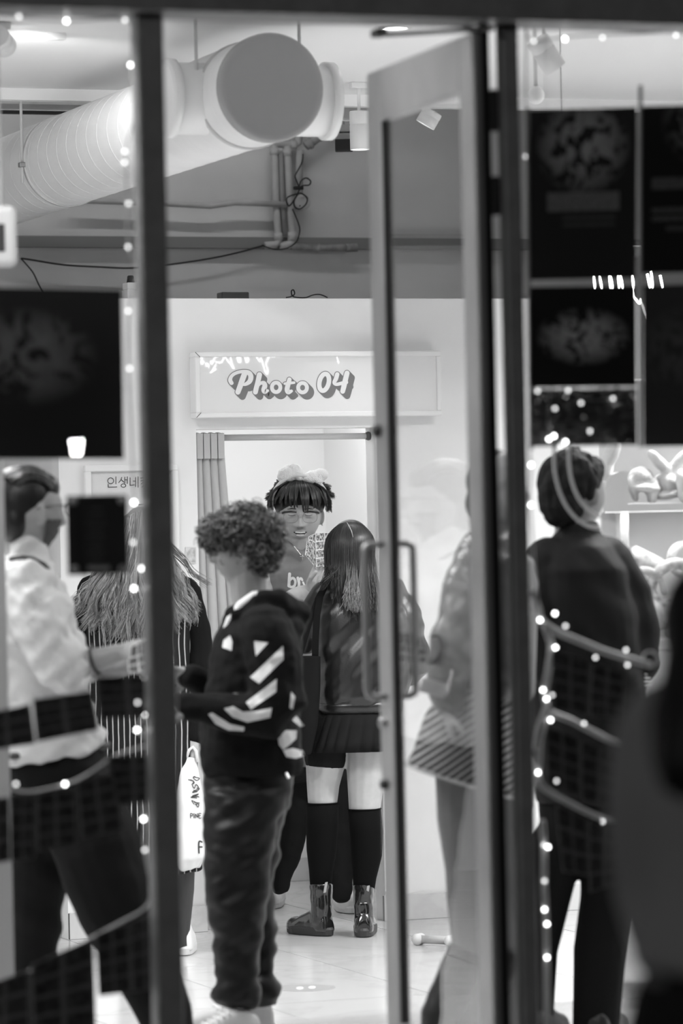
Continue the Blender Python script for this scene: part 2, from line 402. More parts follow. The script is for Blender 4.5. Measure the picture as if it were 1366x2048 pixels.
dbox('bottom_rail', SW, DW - SW, zdb, zg, M_alu)
dbox('glass_pane', SW - 0.01, DW - SW + 0.01, zg - 0.01, z_top - 0.13, M_dglass, 0.006, r=0.001)
# dark rebate gaskets
for s0, s1 in ((SW, SW + 0.006), (DW - SW - 0.006, DW - SW)):
    dbox('gasket', s0, s1, zg, z_top - 0.135, M_black, 0.022, r=0.001)
for side, sg in ((1, 1), (-1, -1)):
    sc = DW - SW * 0.5; zt_, zb_ = P(770, 1088, 9.95).z, P(770, 1392, 9.95).z
    base = H0 + dd * sc; o1 = dn * (sg * (TH / 2)); o2 = dn * (sg * 0.066)
    pts = [base + o1 + ZU * zt_, base + o2 * 0.75 + ZU * zt_, base + o2 * 0.95 + ZU * (zt_ - 0.006), base + o2 + ZU * (zt_ - 0.02), base + o2 + ZU * (zb_ + 0.02), base + o2 * 0.95 + ZU * (zb_ + 0.006), base + o2 * 0.75 + ZU * zb_, base + o1 + ZU * zb_]
    MB().tube(pts, 0.0095, 10).out('pull_handle', mat('handle_steel', 0.30, 0.32, metal=0.8), door, smooth=True)
for (py, r, m) in ((862, 0.016, M_black), (1444, 0.014, mat('lock_steel', 0.35, 0.3, metal=0.9)), (1567, 0.013, M_black)):
    c = H0 + dd * (DW - SW * 0.45) + dn * (TH / 2 - 0.002) + ZU * P(770, py, 9.95).z
    MB().tube([c, c + dn * 0.016, c + dn * 0.02], [r, r, r * 0.7], 14).out('lock_cylinder', m, door, smooth=True)
# black hinge-side seal between door and post
structure('trim_8', MB().mm((H0.x + 0.004, YF - 0.005, 0), (H0.x + 0.024, YF + 0.012, zh)), M_black, 'black seal strip at the hinge side of the door')
# hinges in the gap
for py0, py1 in ((178, 262), (352, 430)):
    za, zb = P(990, py0, 9.18).z, P(990, py1, 9.18).z
    c = V((H0.x + 0.036, YF + 0.0, (za + zb) / 2))
    MB().rbox(c, (0.022, 0.012, za - zb), 0.004).tube([c + ZU * (za - zb) * 0.5, c - ZU * (za - zb) * 0.5], 0.008, 10).out('hinge', M_black, door)
# door closer arm under the header
c0 = P(758, 70, 9.75); c1 = P(905, 62, 9.3); c2 = P(985, 57, 9.12)
MB().tube([c0, c1, c2], 0.006, 8).out('closer_arm', M_black, door)
MB().rbox(c0 + ZU * 0.005, (0.03, 0.05, 0.02), 0.004).out('closer_bracket', M_black, door)
# ================================================================== CEILING: duct, lights, pipes
M_duct = mat('white_duct_paint', 0.84, 0.33, var=0.03); M_rod = mat('rod_white', 0.6, 0.5)
Dc = P(540, 176, 12.8); DR = 0.178
duct = thing('ventilation_duct', 'large white round spiral ventilation duct hanging under the ceiling', 'duct', V((Dc.x, Dc.y, Dc.z - DR)))
ye = YW + 0.0
AXX, AXY, AXZ = V((1, 0, 0)), V((0, 1, 0)), V((0, 0, 1))
def ring(c, r, a, b, n=48): return [c + (a * math.cos(q) + b * math.sin(q)) * r for q in [2 * math.pi * j / n for j in range(n)]]
ys = [Dc.y + 0.0, Dc.y + 0.06]; y = Dc.y + 0.06
MB().loft([ring(V((Dc.x, yy, Dc.z)), DR, AXX, AXZ) for yy in (Dc.y, Dc.y + 0.9, Dc.y + 2.0, Dc.y + 3.2, ye)], cap=False).out('duct_pipe', M_duct, duct, smooth=True)
# raised folded seams along the duct (spiral lock seam as rings)
sm = MB()
prof = [ring(V((0, yy, 0)), r, AXX, AXZ, 40) for yy, r in ((-0.006, DR - 0.001), (-0.004, DR + 0.0008), (0.004, DR + 0.0008), (0.006, DR - 0.001))]
sme = MB().loft(prof, cap=False).mesh(); sme.materials.append(M_duct); sme.polygons.foreach_set('use_smooth', [True] * len(sme.polygons))
y = Dc.y + 0.10
while y < ye - 0.1:
    o = bpy.data.objects.new('seam', sme); COL.objects.link(o); o.parent = duct; o.location = V((Dc.x, y, Dc.z)) - duct.location; y += 0.135
# end cap: slightly dished disc with a rim, shade put into its darker colour
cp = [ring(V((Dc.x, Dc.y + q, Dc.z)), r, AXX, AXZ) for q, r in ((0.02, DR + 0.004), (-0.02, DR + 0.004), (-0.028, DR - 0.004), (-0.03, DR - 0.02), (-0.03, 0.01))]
MB().loft(cp, cap=True).out('end_cap', mat('duct_cap_shaded', 0.34, 0.5), duct, smooth=True)
# cross branch stubs of the tee
sr = 0.122
for sg, px in ((-1, 330), (1, 662)):
    cy = Dc.y + 0.30; xe = None
    tgt = P(px, 190, 12.9); 
    xe = onY(px, 190, cy).x
    cc = lambda x: V((x, cy, Dc.z - 0.005))
    x0 = Dc.x + sg * 0.05
    st = MB().loft([ring(cc(x0), sr, AXY, AXZ), ring(cc(xe), sr, AXY, AXZ), ring(cc(xe + sg * 0.005), sr * 0.9, AXY, AXZ), ring(cc(xe + sg * 0.005), 0.01, AXY, AXZ)], cap=True).out('branch_stub', M_duct, duct, smooth=True)
    MB().loft([ring(cc(xe - sg * 0.03), sr, AXY, AXZ), ring(cc(xe - sg * 0.028), sr + 0.012, AXY, AXZ), ring(cc(xe), sr + 0.012, AXY, AXZ), ring(cc(xe + 0.002 * sg), sr - 0.01, AXY, AXZ)], cap=False).out('flange', M_duct, st, smooth=True)
# hanger rods with clamp bands
for yy, dx in ((Dc.y + 0.22, -0.185), (Dc.y + 0.22, 0.185), (Dc.y + 2.45, -0.186), (Dc.y + 2.45, 0.186)):
    zlo = Dc.z - 0.02
    hg = MB().tube([(Dc.x + dx, yy, zlo - 0.07), (Dc.x + dx, yy, HC if yy < YC else 4.2)], 0.006, 8).out('hanger_rod', M_rod, duct, smooth=True)
    MB().rbox((Dc.x + dx, yy, zlo), (0.028, 0.03, 0.02), 0.004).out('rod_nut', mat('zinc', 0.3, 0.4, metal=0.6), hg)
for yy in (Dc.y + 0.22, Dc.y + 2.45):
    MB().loft([ring(V((Dc.x, yy + q, Dc.z)), DR + r, AXX, AXZ, 48) for q, r in ((-0.013, 0.0), (-0.013, 0.005), (0.013, 0.005), (0.013, 0.0))], cap=False).out('clamp_band', M_rod, duct, smooth=True)

# ceiling LED panels (the shop's main light, over the front half of the room)
M_led = mat('led_diffuser', 0.8, 0.5, emit=0.7); M_spot = mat('spot_white_enamel', 0.78, 0.35); M_bulbface = mat('spot_lens_lit', 0.9, 0.3, emit=9.0)
for x, y, pw_ in PANELS:
    t = thing('ceiling_panel', 'long white LED panel set under the shop ceiling', 'ceiling light', V((x, y, HC)), 'LED ceiling panels over the shop floor')
    MB().rbox((x, y, HC - 0.02), (1.16, 0.34, 0.04), 0.004).out('housing', M_spot, t)
    MB().mm((x - 0.55, y - 0.14, HC - 0.045), (x + 0.55, y + 0.14, HC - 0.041)).out('diffuser', M_led, t)
t = thing('square_ceiling_panel', 'square white LED panel under the photo booth roof', 'ceiling light', V((5.25, 15.2, 2.395)))
MB().rbox((5.25, 15.2, 2.387), (1.16, 0.96, 0.02), 0.004).out('housing', M_spot, t)
MB().mm((4.75, 14.8, 2.375), (5.75, 15.6, 2.379)).out('diffuser', M_led, t)
t = thing('void_fill_batten', 'added unseen fill batten under the concrete slab, brightening the back wall', 'ceiling light', V((4.5, 15.5, 4.2)))  # unseen housing for the added fill light
MB().rbox((4.5, 15.5, 4.17), (3.1, 0.08, 0.06), 0.004).out('housing', M_spot, t)
# track spot lights: cylinder can on a stem
def spot(px, py, z, diam, length, tilt, az, label, lit=True, power=0, aim=None, cone=50):
    c = P(px, py, z); top = V((c.x, c.y, HC))
    ax = (V((math.sin(tilt) * math.cos(az), math.sin(tilt) * math.sin(az), -math.cos(tilt)))).normalized()   # beam direction
    if aim is not None: ax = (aim - c).normalized()
    t = thing('track_spotlight', label, 'spotlight', top)
    u = ax.orthogonal().normalized(); w = ax.cross(u); r = diam / 2
    a = c - ax * length / 2; b = c + ax * length / 2
    body = MB().loft([ring(p, q, u, w, 28) for p, q in ((a, r * 0.2), (a, r * 0.94), (a + ax * 0.004, r), (a + ax * length * 0.33, r), (a + ax * (length * 0.33 + 0.001), r * 0.97), (a + ax * (length * 0.33 + 0.004), r * 0.97), (a + ax * (length * 0.33 + 0.005), r), (b, r), (b, r * 0.92), (b - ax * 0.012, r * 0.88))], cap=False).out('can', M_spot, t, smooth=True)
    MB().loft([ring(b - ax * 0.011, r * 0.89, u, w, 28), ring(b - ax * 0.010, 0.002, u, w, 28)], cap=False).out('lens', M_bulbface if lit else M_spot, t, smooth=True)
    zz = max(a.z, b.z); k = V((c.x, c.y, c.z)) - ax * length * 0.1
    MB().tube([k, V((k.x, k.y, min(HC, k.z + length * 0.9))), V((k.x, k.y, HC))] if k.z + length * 0.9 < HC else [k, V((k.x, k.y, HC))], 0.007, 8).out('stem', M_spot, t, smooth=True)
    MB().rbox((k.x, k.y, HC - 0.012), (0.07, 0.034, 0.024), 0.003).out('track_adapter', M_spot, t)
    if power:
        l = bpy.data.lights.new('spot_beam', 'SPOT'); l.energy = power; l.spot_size = math.radians(cone); l.spot_blend = 0.8; l.shadow_soft_size = 0.03
        lo = bpy.data.objects.new('spot_beam', l); COL.objects.link(lo); lo.location = b + ax * 0.02
        lo.rotation_euler = ax.to_track_quat('-Z', 'Y').to_euler()
    return t
spot(719, 261, 14.95, 0.076, 0.150, 0.0, 0, 'white cylinder spotlight pointing straight down beside the duct', True, 14)
spot(858, 236, 14.2, 0.076, 0.06, 0.55, 2.7, 'short tilted white spotlight seen through the door glass', True, 0)
spot(1092, 108, 12.75, 0.080, 0.115, 0.62, 0.1, 'white cylinder spotlight tilted to the right above the posters', False, 0)
spot(2, 82, 13.0, 0.080, 0.11, 0.5, 0.2, 'lit white spotlight beside the left shop window corner', True, 34, P(175, 300, 14.2), 75)
spot(112, 32, 13.3, 0.080, 0.09, 0.8, -1.2, 'grey tilted spotlight above the duct', False, 0)
# recessed downlight near the door closer
c = onZ(790, 55, HC); t = thing('downlight', 'small lit recessed downlight in the ceiling above the door', 'ceiling light', V((c.x, c.y, HC)))
MB().loft([ring(V((c.x, c.y, q)), r, AXX, AXY, 28) for q, r in ((HC, 0.06), (HC - 0.006, 0.058), (HC - 0.006, 0.046), (HC - 0.001, 0.044))], cap=False).out('trim_ring', M_spot, t, smooth=True)
MB().loft([ring(V((c.x, c.y, HC - 0.002)), r, AXX, AXY, 28) for r in (0.045, 0.002)], cap=False).out('lens', mat('downlight_lens', 0.9, 0.3, emit=12), t)
# round smoke sensor by the right post
c = P(1072, 190, 13.0); t = thing('hanging_globe', 'white round globe on a thin rod under the ceiling by the posters', 'lamp', V((c.x, c.y, HC)))
MB().ellipsoid(c, (AXX * 0.029, AXY * 0.029, AXZ * 0.031), 20, 14).out('globe', M_spot, t, smooth=True)
MB().tube([c + AXZ * 0.02, V((c.x, c.y, HC))], 0.008, 8).out('rod', M_spot, t, smooth=True)

# ------------------------------------------------------------------ pipes and cables on the back wall
M_pipe = mat('painted_pipe', 0.50, 0.5, var=0.15, vscale=9); M_pipeold = mat('stained_pipe', 0.30, 0.7, var=0.5, vscale=16); M_cab = mat('black_cable', 0.015, 0.5)
yp = YW - 0.06
def pw(px, py, d=0.0): return onY(px, py, yp - d)
def pipe(name, pts, r, m, label, cat='pipe', joints=()):
    t = thing(name, label, cat, pw(*pts[len(pts) // 2]))
    MB().tube([pw(*p) for p in pts], r, 12).out('pipe_run', m, t, smooth=True)
    for j, k in joints:
        a, b = pw(*j), pw(*k); d = (b - a)
        MB().tube([a, a + d * 0.02, b - d * 0.02, b], [r * 0.9, r * 1.22, r * 1.22, r * 0.9], 14).out('coupling', m, t, smooth=True)
    return t
pipe('wall_pipe', [(549, 290), (549, 306), (552, 400), (556, 470), (557, 482), (552, 489), (530, 491)], 0.0165, M_pipe, 'left vertical white pipe with an elbow foot on the grey wall', joints=[((549, 298), (549, 310)), ((556, 466), (557, 480))])
pipe('wall_pipe', [(573, 292), (575, 306), (579, 400), (584, 466), (585, 482), (580, 489), (560, 493)], 0.0185, M_pipe, 'right vertical white pipe with an elbow foot on the grey wall', joints=[((574, 298), (575, 312)), ((583, 464), (585, 482))])
pipe('wall_pipe', [(561, 305), (564, 400), (570, 472)], 0.013, mat('grey_pipe', 0.30, 0.6), 'thin darker pipe between two vertical white pipes')
pipe('wall_pipe', [(549, 292), (552, 287), (590, 289), (596, 286), (597, 268), (597, 250)], 0.0185, M_pipe, 'short horizontal pipe bend joining the tops of the vertical pipes', joints=[((581, 289), (592, 289))])
pipe('wall_pipe', [(600, 300), (598, 330), (598, 390)], 0.018, mat('wall_colour_pipe', 0.44, 0.7), 'wide grey pipe behind the hanging cable')
pipe('wall_pipe', [(150, 402, 0.02), (160, 401, 0.02), (330, 407, 0.02), (420, 412, 0.02), (470, 405, 0.02), (575, 409, 0.02)], 0.0135, M_pipe, 'long thin horizontal pipe along the grey wall', joints=[((152, 401, 0.02), (166, 402, 0.02))])
pipe('wall_pipe', [(583, 493), (640, 496), (696, 495)], 0.016, M_pipeold, 'stained horizontal pipe ending in a rusty elbow below the ledge', joints=[((692, 496), (714, 495)), ((632, 492), (640, 500))])
pipe('wall_pipe', [(612, 292, .03), (634, 276, .03), (650, 262, .03), (672, 250, .03)], 0.022, mat('grey_insulated_pipe', 0.38, 0.7), 'slanted lagged pipe tied with black cable ties', joints=[((617, 289, .03), (621, 286, .03)), ((637, 274, .03), (641, 271, .03))])
c = pw(603, 405); t = thing('junction_box', 'round white junction box on the grey wall behind a coiled cable', 'junction box', c)
MB().loft([ring(c - AXY * q, r, AXX, AXZ, 32) for q, r in ((-0.05, 0.036), (0.02, 0.036), (0.026, 0.032), (0.026, 0.002))], cap=False).out('lid', mat('box_plastic', 0.62, 0.45), t, smooth=True)
for q in ((-0.018, -0.018), (0.018, 0.018)):
    MB().loft([ring(c - AXY * 0.028 + AXX * q[0] + AXZ * q[1], r, AXX, AXZ, 10) for r in (0.004, 0.0005)], cap=False).out('screw', M_cab, t)
cab = [(606, 308), (604, 325), (595, 342), (590, 352), (593, 362), (598, 372), (602, 362), (612, 356), (621, 362), (618, 370), (604, 372), (596, 385), (588, 400), (578, 412), (573, 402), (576, 394), (592, 388), (603, 387), (614, 396), (612, 408), (600, 418), (590, 414), (588, 402), (596, 388)]
t = thing('coiled_cable', 'black cable tied in a coil hanging in front of the wall pipes', 'cable', pw(596, 420))
MB().tube(catmull([pw(x, y, .07) for x, y in cab], 5), 0.0035, 6).out('cord', M_cab, t, smooth=True)
MB().tube(catmull([pw(x, y, .06) for x, y in ((585, 418), (592, 434), (599, 455), (598, 470), (592, 484), (575, 496), (552, 499), (535, 495), (524, 490))], 5), 0.003, 6).out('cord_tail', M_cab, t, smooth=True)
MB().rbox(pw(597, 376, .07), (0.045, 0.02, 0.016), 0.004).out('cable_tie', M_cab, t)
t = thing('sagging_cable', 'thin black cable sagging along the grey wall below the ledge', 'cable', pw(300, 530))
MB().tube(catmull([pw(x, y) for x, y in ((40, 516), (65, 520), (130, 530), (200, 534), (265, 536), (340, 529), (420, 517), (480, 504), (527, 491))], 6), 0.0045, 6).out('cord', M_cab, t, smooth=True)
MB().tube(catmull([pw(x, y) for x, y in ((42, 517), (52, 528), (66, 545), (76, 566), (88, 590))], 5), 0.0035, 6).out('cord_branch', M_cab, t, smooth=True)
MB().rbox(pw(37, 513), (0.02, 0.02, 0.02), 0.004).out('wall_clip', mat('box_plastic', 0.62, 0.45), t)
# boxes under the void by the spotlight
c = P(686, 268, 16.2); t = thing('cable_box', 'stack of pale transformer boxes with a black box beneath, by the duct flange', 'box', c - AXZ * 0.1)
MB().tube([c, V((c.x, c.y, 4.2))], 0.008, 8).out('hanging_rod', M_rod, t)
MB().rbox(c + AXZ * 0.02, (0.10, 0.10, 0.03), 0.004, (R0, D0, ZU)).out('transformer', M_pipe, t); MB().rbox(c - AXZ * 0.015, (0.11, 0.1, 0.03), 0.004, (R0, D0, ZU)).out('transformer', M_pipe, t)
MB().rbox(P(688, 291, 16.1), (0.075, 0.08, 0.048), 0.005, (R0, D0, ZU)).out('black_box', M_cab, t)
MB().tube(catmull([P(x, y, 16.0) for x, y in ((666, 216), (672, 232), (690, 240), (706, 238), (716, 232))], 5), 0.006, 8).out('white_cord', M_spot, t, smooth=True)
# old duct edge and rails at the top left
c = onY(60, 205, 16.0); t = thing('cable_tray', 'white steel cable tray under the dark ceiling void', 'cable tray', c)
MB().mm((c.x - 1.2, 15.8, c.z - 0.03), (c.x + 0.35, 16.0, c.z + 0.03)).out('tray', M_pipe, t); MB().mm((c.x - 1.2, 15.78, c.z - 0.075), (c.x + 0.3, 15.8, c.z - 0.06)).out('rail', M_cab, t)
# things lying on top of the booth
zt0 = zt
def on_top(px, py=596, Y=YB + 0.3):
    q = onY(px, py, Y); return V((q.x, Y, zt0))
structure('trim_9', MB().mm((xb0, YB + T, 2.44), (XR, YBB + 0.05, zt0 - 0.001)), mat('booth_roof_board', 0.5, 0.7), 'roof board of the photo booth')
c = on_top(466); t = thing('power_adapter', 'flat black power adapter lying on the booth roof', 'adapter', c)
zz = onY(466, 588, YB + 0.3).z
MB().rbox(c + AXZ * ((zz - zt0) / 2 + 0.003), (0.115, 0.07, zz - zt0 + 0.006), 0.004).out('adapter_body', mat('adapter_black', 0.06, 0.4), t)
MB().tube(catmull([c + V((-0.05, -.03, .006)), c + V((-0.08, -.05, .012)), c + V((-0.13, -.06, .005)), c + V((-0.2, -.05, .004))], 5), 0.004, 6).out('lead', M_cab, t, smooth=True)
c = on_top(610); t = thing('cable_tangle', 'thin black cable loops lying on the booth roof', 'cable', c)
MB().tube(catmull([onY(x, y, YB + 0.3) for x, y in ((572, 595), (582, 593), (589, 588), (587, 580), (583, 582), (585, 592), (596, 595), (612, 595), (626, 590), (640, 589), (655, 595))], 5), 0.0028, 6).out('loop', M_cab, t, smooth=True)
MB().rbox(c + V((0, 0, 0.006)), (0.05, 0.04, 0.012), 0.003).out('plug', mat('grey_plug', 0.2, 0.5), t)
# white post of stacked boxes with a black knob on the booth roof
p0 = on_top(262); t = thing('camera_stand', 'white stepped box with a black knob standing on the booth roof', 'equipment', V((p0.x, YB + 0.3, zt0)))
za, zb, zc = onY(262, 580, YB + .3).z, onY(262, 566, YB + .3).z, onY(262, 551, YB + .3).z
MB().rbox((p0.x + 0.008, YB + .3, (zt0 + za) / 2), (0.068, 0.08, za - zt0), 0.003).out('lower_box', M_white, t)
MB().rbox((p0.x, YB + .3, (za + zb) / 2), (0.048, 0.07, zb - za), 0.003).out('upper_box', M_white, t)
MB().tube([(p0.x, YB + .3, zb), (p0.x, YB + .3, (zb + zc) / 2), (p0.x, YB + .3, zc - 0.003), (p0.x, YB + .3, zc)], [0.017, 0.014, 0.013, 0.009], 16).out('knob', M_cab, t, smooth=True)
# rounded white lightbox at the left edge
c = P(2, 473, 10.3); t = thing('hanging_lightbox', 'white rounded screen housing with a dark panel by the left window', 'sign', c - AXZ * 0.1)
MB().rbox(c, (0.084, 0.05, 0.165), 0.02, (R0, D0, ZU), seg=4).out('housing', M_spot, t, smooth=True); MB().rbox(c - D0 * 0.026 + R0 * -0.012 - ZU * 0.005, (0.05, 0.004, 0.075), 0.003, (R0, D0, ZU)).out('dark_panel', mat('dark_screen', 0.05, 0.3), t)
MB().tube([c + ZU * 0.08, V((c.x, c.y, HC))], 0.006, 8).out('hanging_rod', M_rod, t)
# ================================================================== BOOTH SIGN, CURTAIN, FRAMED POSTER
M_signface = mat('sign_acrylic', 0.86, 0.02, spec=0.6, coat=0.0); M_signframe = mat('sign_frame_white', 0.88, 0.3)
M_grey = mat('sign_grey_ink', 0.20, 0.4); M_ink = mat('poster_ink', 0.05, 0.5)
sa, sb = onY(389, 702, YB), onY(392, 834, YB); xs1 = xo1 + 0.26
SD = 0.075; ysf = YB - SD                       # sign stands proud of the wall
sz1, sz0 = onY(560, 703, ysf).z, onY(560, 834, ysf).z; sx0 = onY(391, 760, ysf).x
sign = thing('booth_sign', 'white framed sign with grey retro script lettering over the booth doorway', 'sign', V(((sx0 + xs1) / 2, YB, sz0)))
fw_ = 0.020
MB().mm((sx0 + fw_, ysf + 0.008, sz0 + fw_), (xs1 - fw_, YB, sz1 - fw_)).out('face_panel', M_signface, sign)
for a, b in (((sx0, sz0), (xs1, sz0 + fw_)), ((sx0, sz1 - fw_), (xs1, sz1)), ((sx0, sz0 + fw_), (sx0 + fw_, sz1 - fw_)), ((xs1 - fw_, sz0 + fw_), (xs1, sz1 - fw_))):
    MB().rbox(((a[0] + b[0]) / 2, (ysf + YB) / 2, (a[1] + b[1]) / 2), (b[0] - a[0], YB - ysf, b[1] - a[1]), 0.003, seg=1).out('frame_bar', M_signframe, sign)
for zc_, sgn in ((sz0, 1), (sz1, -1)):           # dark mitre joints at the corners
    MB().tube([(sx0 + 0.001, ysf - 0.0005, zc_ + sgn * 0.001), (sx0 + fw_, ysf - 0.0005, zc_ + sgn * fw_)], 0.0012, 5).out('mitre_gap', M_ink, sign)
k5 = 0.3368
def S(pts): return [(370 + x * k5, 580 + y * k5) for x, y in pts]
ow, gw = 4.6, 1.35
LET = [  # (centre line, radii in px)
 (S([(356, 492), (340, 535), (326, 575), (314, 606)]), [5.6, 5.6, 5.4, 5.2]),
 (S([(276, 552), (268, 535), (276, 512), (300, 494), (340, 484), (376, 490), (391, 512), (384, 542), (358, 560), (338, 560)]), [4.2, 4.2, 3.6, 3.4, 3.6, 4.6, 5.2, 4.8, 3.4, 2.4]),
 (S([(442, 503), (433, 545), (424, 580), (418, 606)]), [5.2, 5.0, 5.0, 5.0]),
 (S([(430, 575), (446, 556), (466, 552), (474, 568), (468, 592), (474, 604), (490, 598)]), [2.6, 3.0, 4.4, 5.0, 5.0, 4.6, 3.0]),
 (S(circ(541, 578, 25, 28, 14)), 3.9),
 (S([(620, 532), (612, 562), (606, 590), (614, 606), (632, 600)]), [4.4, 4.8, 5.0, 4.8, 3.0]),
 (S([(592, 556), (620, 553), (648, 550)]), [2.6, 2.8, 2.6]),
 (S(circ(698, 580, 26, 28, 14)), 3.9),
 (S(circ(826, 548, 28, 50, 16, tilt=0.16)), 4.6),
 (S([(904, 500), (896, 528), (886, 550), (900, 560), (930, 554), (958, 548)]), [4.4, 4.4, 3.6, 3.4, 3.6, 3.8]),
 (S([(962, 494), (952, 535), (944, 570), (936, 602)]), [5.2, 5.2, 5.2, 4.8]),
]
yl = ysf + 0.008
for li, (glyph, idx) in enumerate((('P', (0, 1)), ('h', (2, 3)), ('o', (4,)), ('t', (5, 6)), ('o', (7,)), ('0', (8,)), ('4', (9, 10)))):
    gm = MB(); wm = MB()
    for kk in range(9):
        o_ = kk * 1.15
        for i in idx:
            pts, rr = LET[i]; r2 = [q + gw for q in rr] if not isinstance(rr, float) else rr + gw
            v, f = ribbon([(x + o_, y + o_) for x, y in pts], r2); gm.add([onY(a, b, yl - 0.0005 - 0.000021 * (8 - kk) - 0.0000137 * li - e_) for a, b, e_ in v], f)
    for i in idx:
        pts, rr = LET[i]; v, f = ribbon(pts, rr); wm.add([onY(a, b, yl - 0.0018 - e_) for a, b, e_ in v], f)
    lt = wm.out('letter', M_signframe, sign, label='white script character ' + glyph); gm.out('drop_shadow', M_grey, lt)
# doorway rod and curtain
yr = YB + 0.05
ra, rb = onY(394, 876, yr), onY(749, 872, yr)
rod = thing('curtain_rod', 'pale tension rod across the top of the booth doorway', 'curtain rod', V((ra.x, yr, ra.z)))
zr = (ra.z + rb.z) / 2
MB().tube([(xo0, yr, zr), (xo1 - 0.02, yr, zr)], 0.0125, 16).out('tube', mat('rod_satin', 0.55, 0.3), rod, smooth=True)
MB().tube([(xo1 - 0.022, yr, zr), (xo1 - 0.012, yr, zr), (xo1 - 0.004, yr, zr)], [0.014, 0.018, 0.016], 16).out('end_cap', mat('cap_dark', 0.1, 0.5), rod, smooth=True)
M_curt = mat('curtain_cloth', 0.50, 0.85, bump=0.05, bscale=300, sheen=0.2)
cu = thing('curtain', 'grey pleated curtain drawn to the left side of the booth doorway', 'curtain', V((xo0 + 0.05, yr, 0.4)))
nx, nz = 56, 40; vs = []; fs = []
zt1 = onY(420, 866, yr).z; zb1 = 0.12
xw0 = xo0 + 0.004
for j in range(nz + 1):
    tz = j / nz; z = zt1 + (zb1 - zt1) * tz
    w = 0.118 + 0.075 * min(1, tz * 1.6)
    for i in range(nx + 1):
        u = i / nx; ph = u * 4.0 * 2 * math.pi
        amp = 0.018 + 0.012 * tz
        vs.append(V((xw0 + w * u + 0.004 * math.sin(ph * 2 + tz * 2) * tz, yr - 0.014 + amp * (abs(math.sin(ph / 2)) ** 0.6 - 0.55) * -1, z + 0.002 * math.sin(ph))))
for j in range(nz):
    for i in range(nx):
        a = j * (nx + 1) + i; fs.append((a, a + 1, a + nx + 2, a + nx + 1))
me = from_py(vs, fs); o = link('cloth', me, M_curt, cu, smooth=True)
md = o.modifiers.new('t', 'SOLIDIFY'); md.thickness = 0.003
for i in range(4):     # header tape stitched across each pleat
    u = (i + 0.5) / 4
    MB().rbox((xw0 + 0.118 * u, yr - 0.036, zt1 - 0.052), (0.026, 0.003, 0.10), 0.001, seg=1).out('pleat_tape', M_curt, cu)
# framed poster with Korean lettering, behind the long-haired woman
fa, fb = onY(166, 931, YB), onY(352, 931, YB)
px0, px1, pz1, pz0 = fa.x, fb.x, fa.z, 0.9
po = thing('framed_poster', 'white framed poster with thin Korean lettering on the booth wall', 'poster', V(((px0 + px1) / 2, YB, pz0)))
MB().mm((px0 + 0.01, YB - 0.012, pz0 + 0.01), (px1 - 0.01, YB, pz1 - 0.01)).out('print', mat('poster_paper', 0.74, 0.3), po)
for a, b in (((px0, pz0), (px1, pz0 + 0.025)), ((px0, pz1 - 0.025), (px1, pz1)), ((px0, pz0 + 0.025), (px0 + 0.025, pz1 - 0.025)), ((px1 - 0.025, pz0 + 0.025), (px1, pz1 - 0.025))):
    MB().rbox(((a[0] + b[0]) / 2, YB - 0.014, (a[1] + b[1]) / 2), (b[0] - a[0], 0.028, b[1] - a[1]), 0.003, seg=1).out('frame_bar', M_signframe, po)
k3 = 0.3075
def K(pts): return [(x * k3, 560 + y * k3) for x, y in pts]
HG = [circ(720, 1306, 19, 19), [(754, 1280), (754, 1326)], [(704, 1330), (704, 1348), (760, 1346)],
      [(792, 1284), (786, 1302), (772, 1318)], [(788, 1298), (806, 1314)], [(812, 1282), (812, 1322)], [(813, 1300), (826, 1300)], [(828, 1280), (828, 1324)], circ(803, 1337, 15, 11),
      [(846, 1286), (846, 1336), (874, 1332)], [(866, 1308), (881, 1308)], [(882, 1284), (882, 1344)], [(898, 1280), (898, 1348)],
      [(914, 1288), (946, 1285), (940, 1310), (918, 1326)], [(916, 1306), (942, 1303)], [(954, 1304), (969, 1303)], [(971, 1280), (971, 1324)], [(946, 1322), (938, 1338), (922, 1347)], [(942, 1334), (964, 1348)],
      [(898, 1462), (948, 1456), (957, 1512)], [(948, 1456), (958, 1520)], [(962, 1516), (966, 1456), (1000, 1458)], [(962, 1500), (1000, 1504)], [(918, 1508), (950, 1510)]]
for i0, i1 in ((0, 3), (3, 9), (9, 13), (13, 19), (19, 24)):
    tm_ = MB()
    for st in HG[i0:i1]:
        if len(st) <= 4:
            for q0, q1 in zip(st, st[1:]):
                v, f = ribbon(K([q0, q1]), 0.72, 1, 3); tm_.add([onY(a, b, YB - 0.0135 - e_) for a, b, e_ in v], f)
        else:
            v, f = ribbon(K(st), 0.72, 4, 3); tm_.add([onY(a, b, YB - 0.0135 - e_) for a, b, e_ in v], f)
    tm_.out('syllable' if i0 < 19 else 'line_drawing', M_ink, po, label='thin black Korean syllable' if i0 < 19 else 'thin line drawing of two cards')
# small notice beside the doorway
sheet('wall_notice', [(371, 1094), (392, 1094), (392, 1127), (371, 1127)], YB - 0.004, print_grid('notice_print', 1, 1, 0.06, 0.7, 0.45, 0.72, 3.0, 2), 'small pale notice on the booth wall beside the curtain', 'notice')
# drawer unit inside the booth, glimpsed between the legs
c = onZ(735, 1768); t = thing('drawer_unit', 'low white drawer unit inside the photo booth', 'drawers', V((c.x, c.y + 0.12, 0)))
MB().rbox((c.x, c.y + 0.12, 0.16), (0.30, 0.22, 0.32), 0.005).out('body', M_white, t)
for k in range(4):
    MB().rbox((c.x, c.y + 0.005, 0.05 + 0.075 * k), (0.28, 0.012, 0.062), 0.004).out('drawer', M_signframe, t)
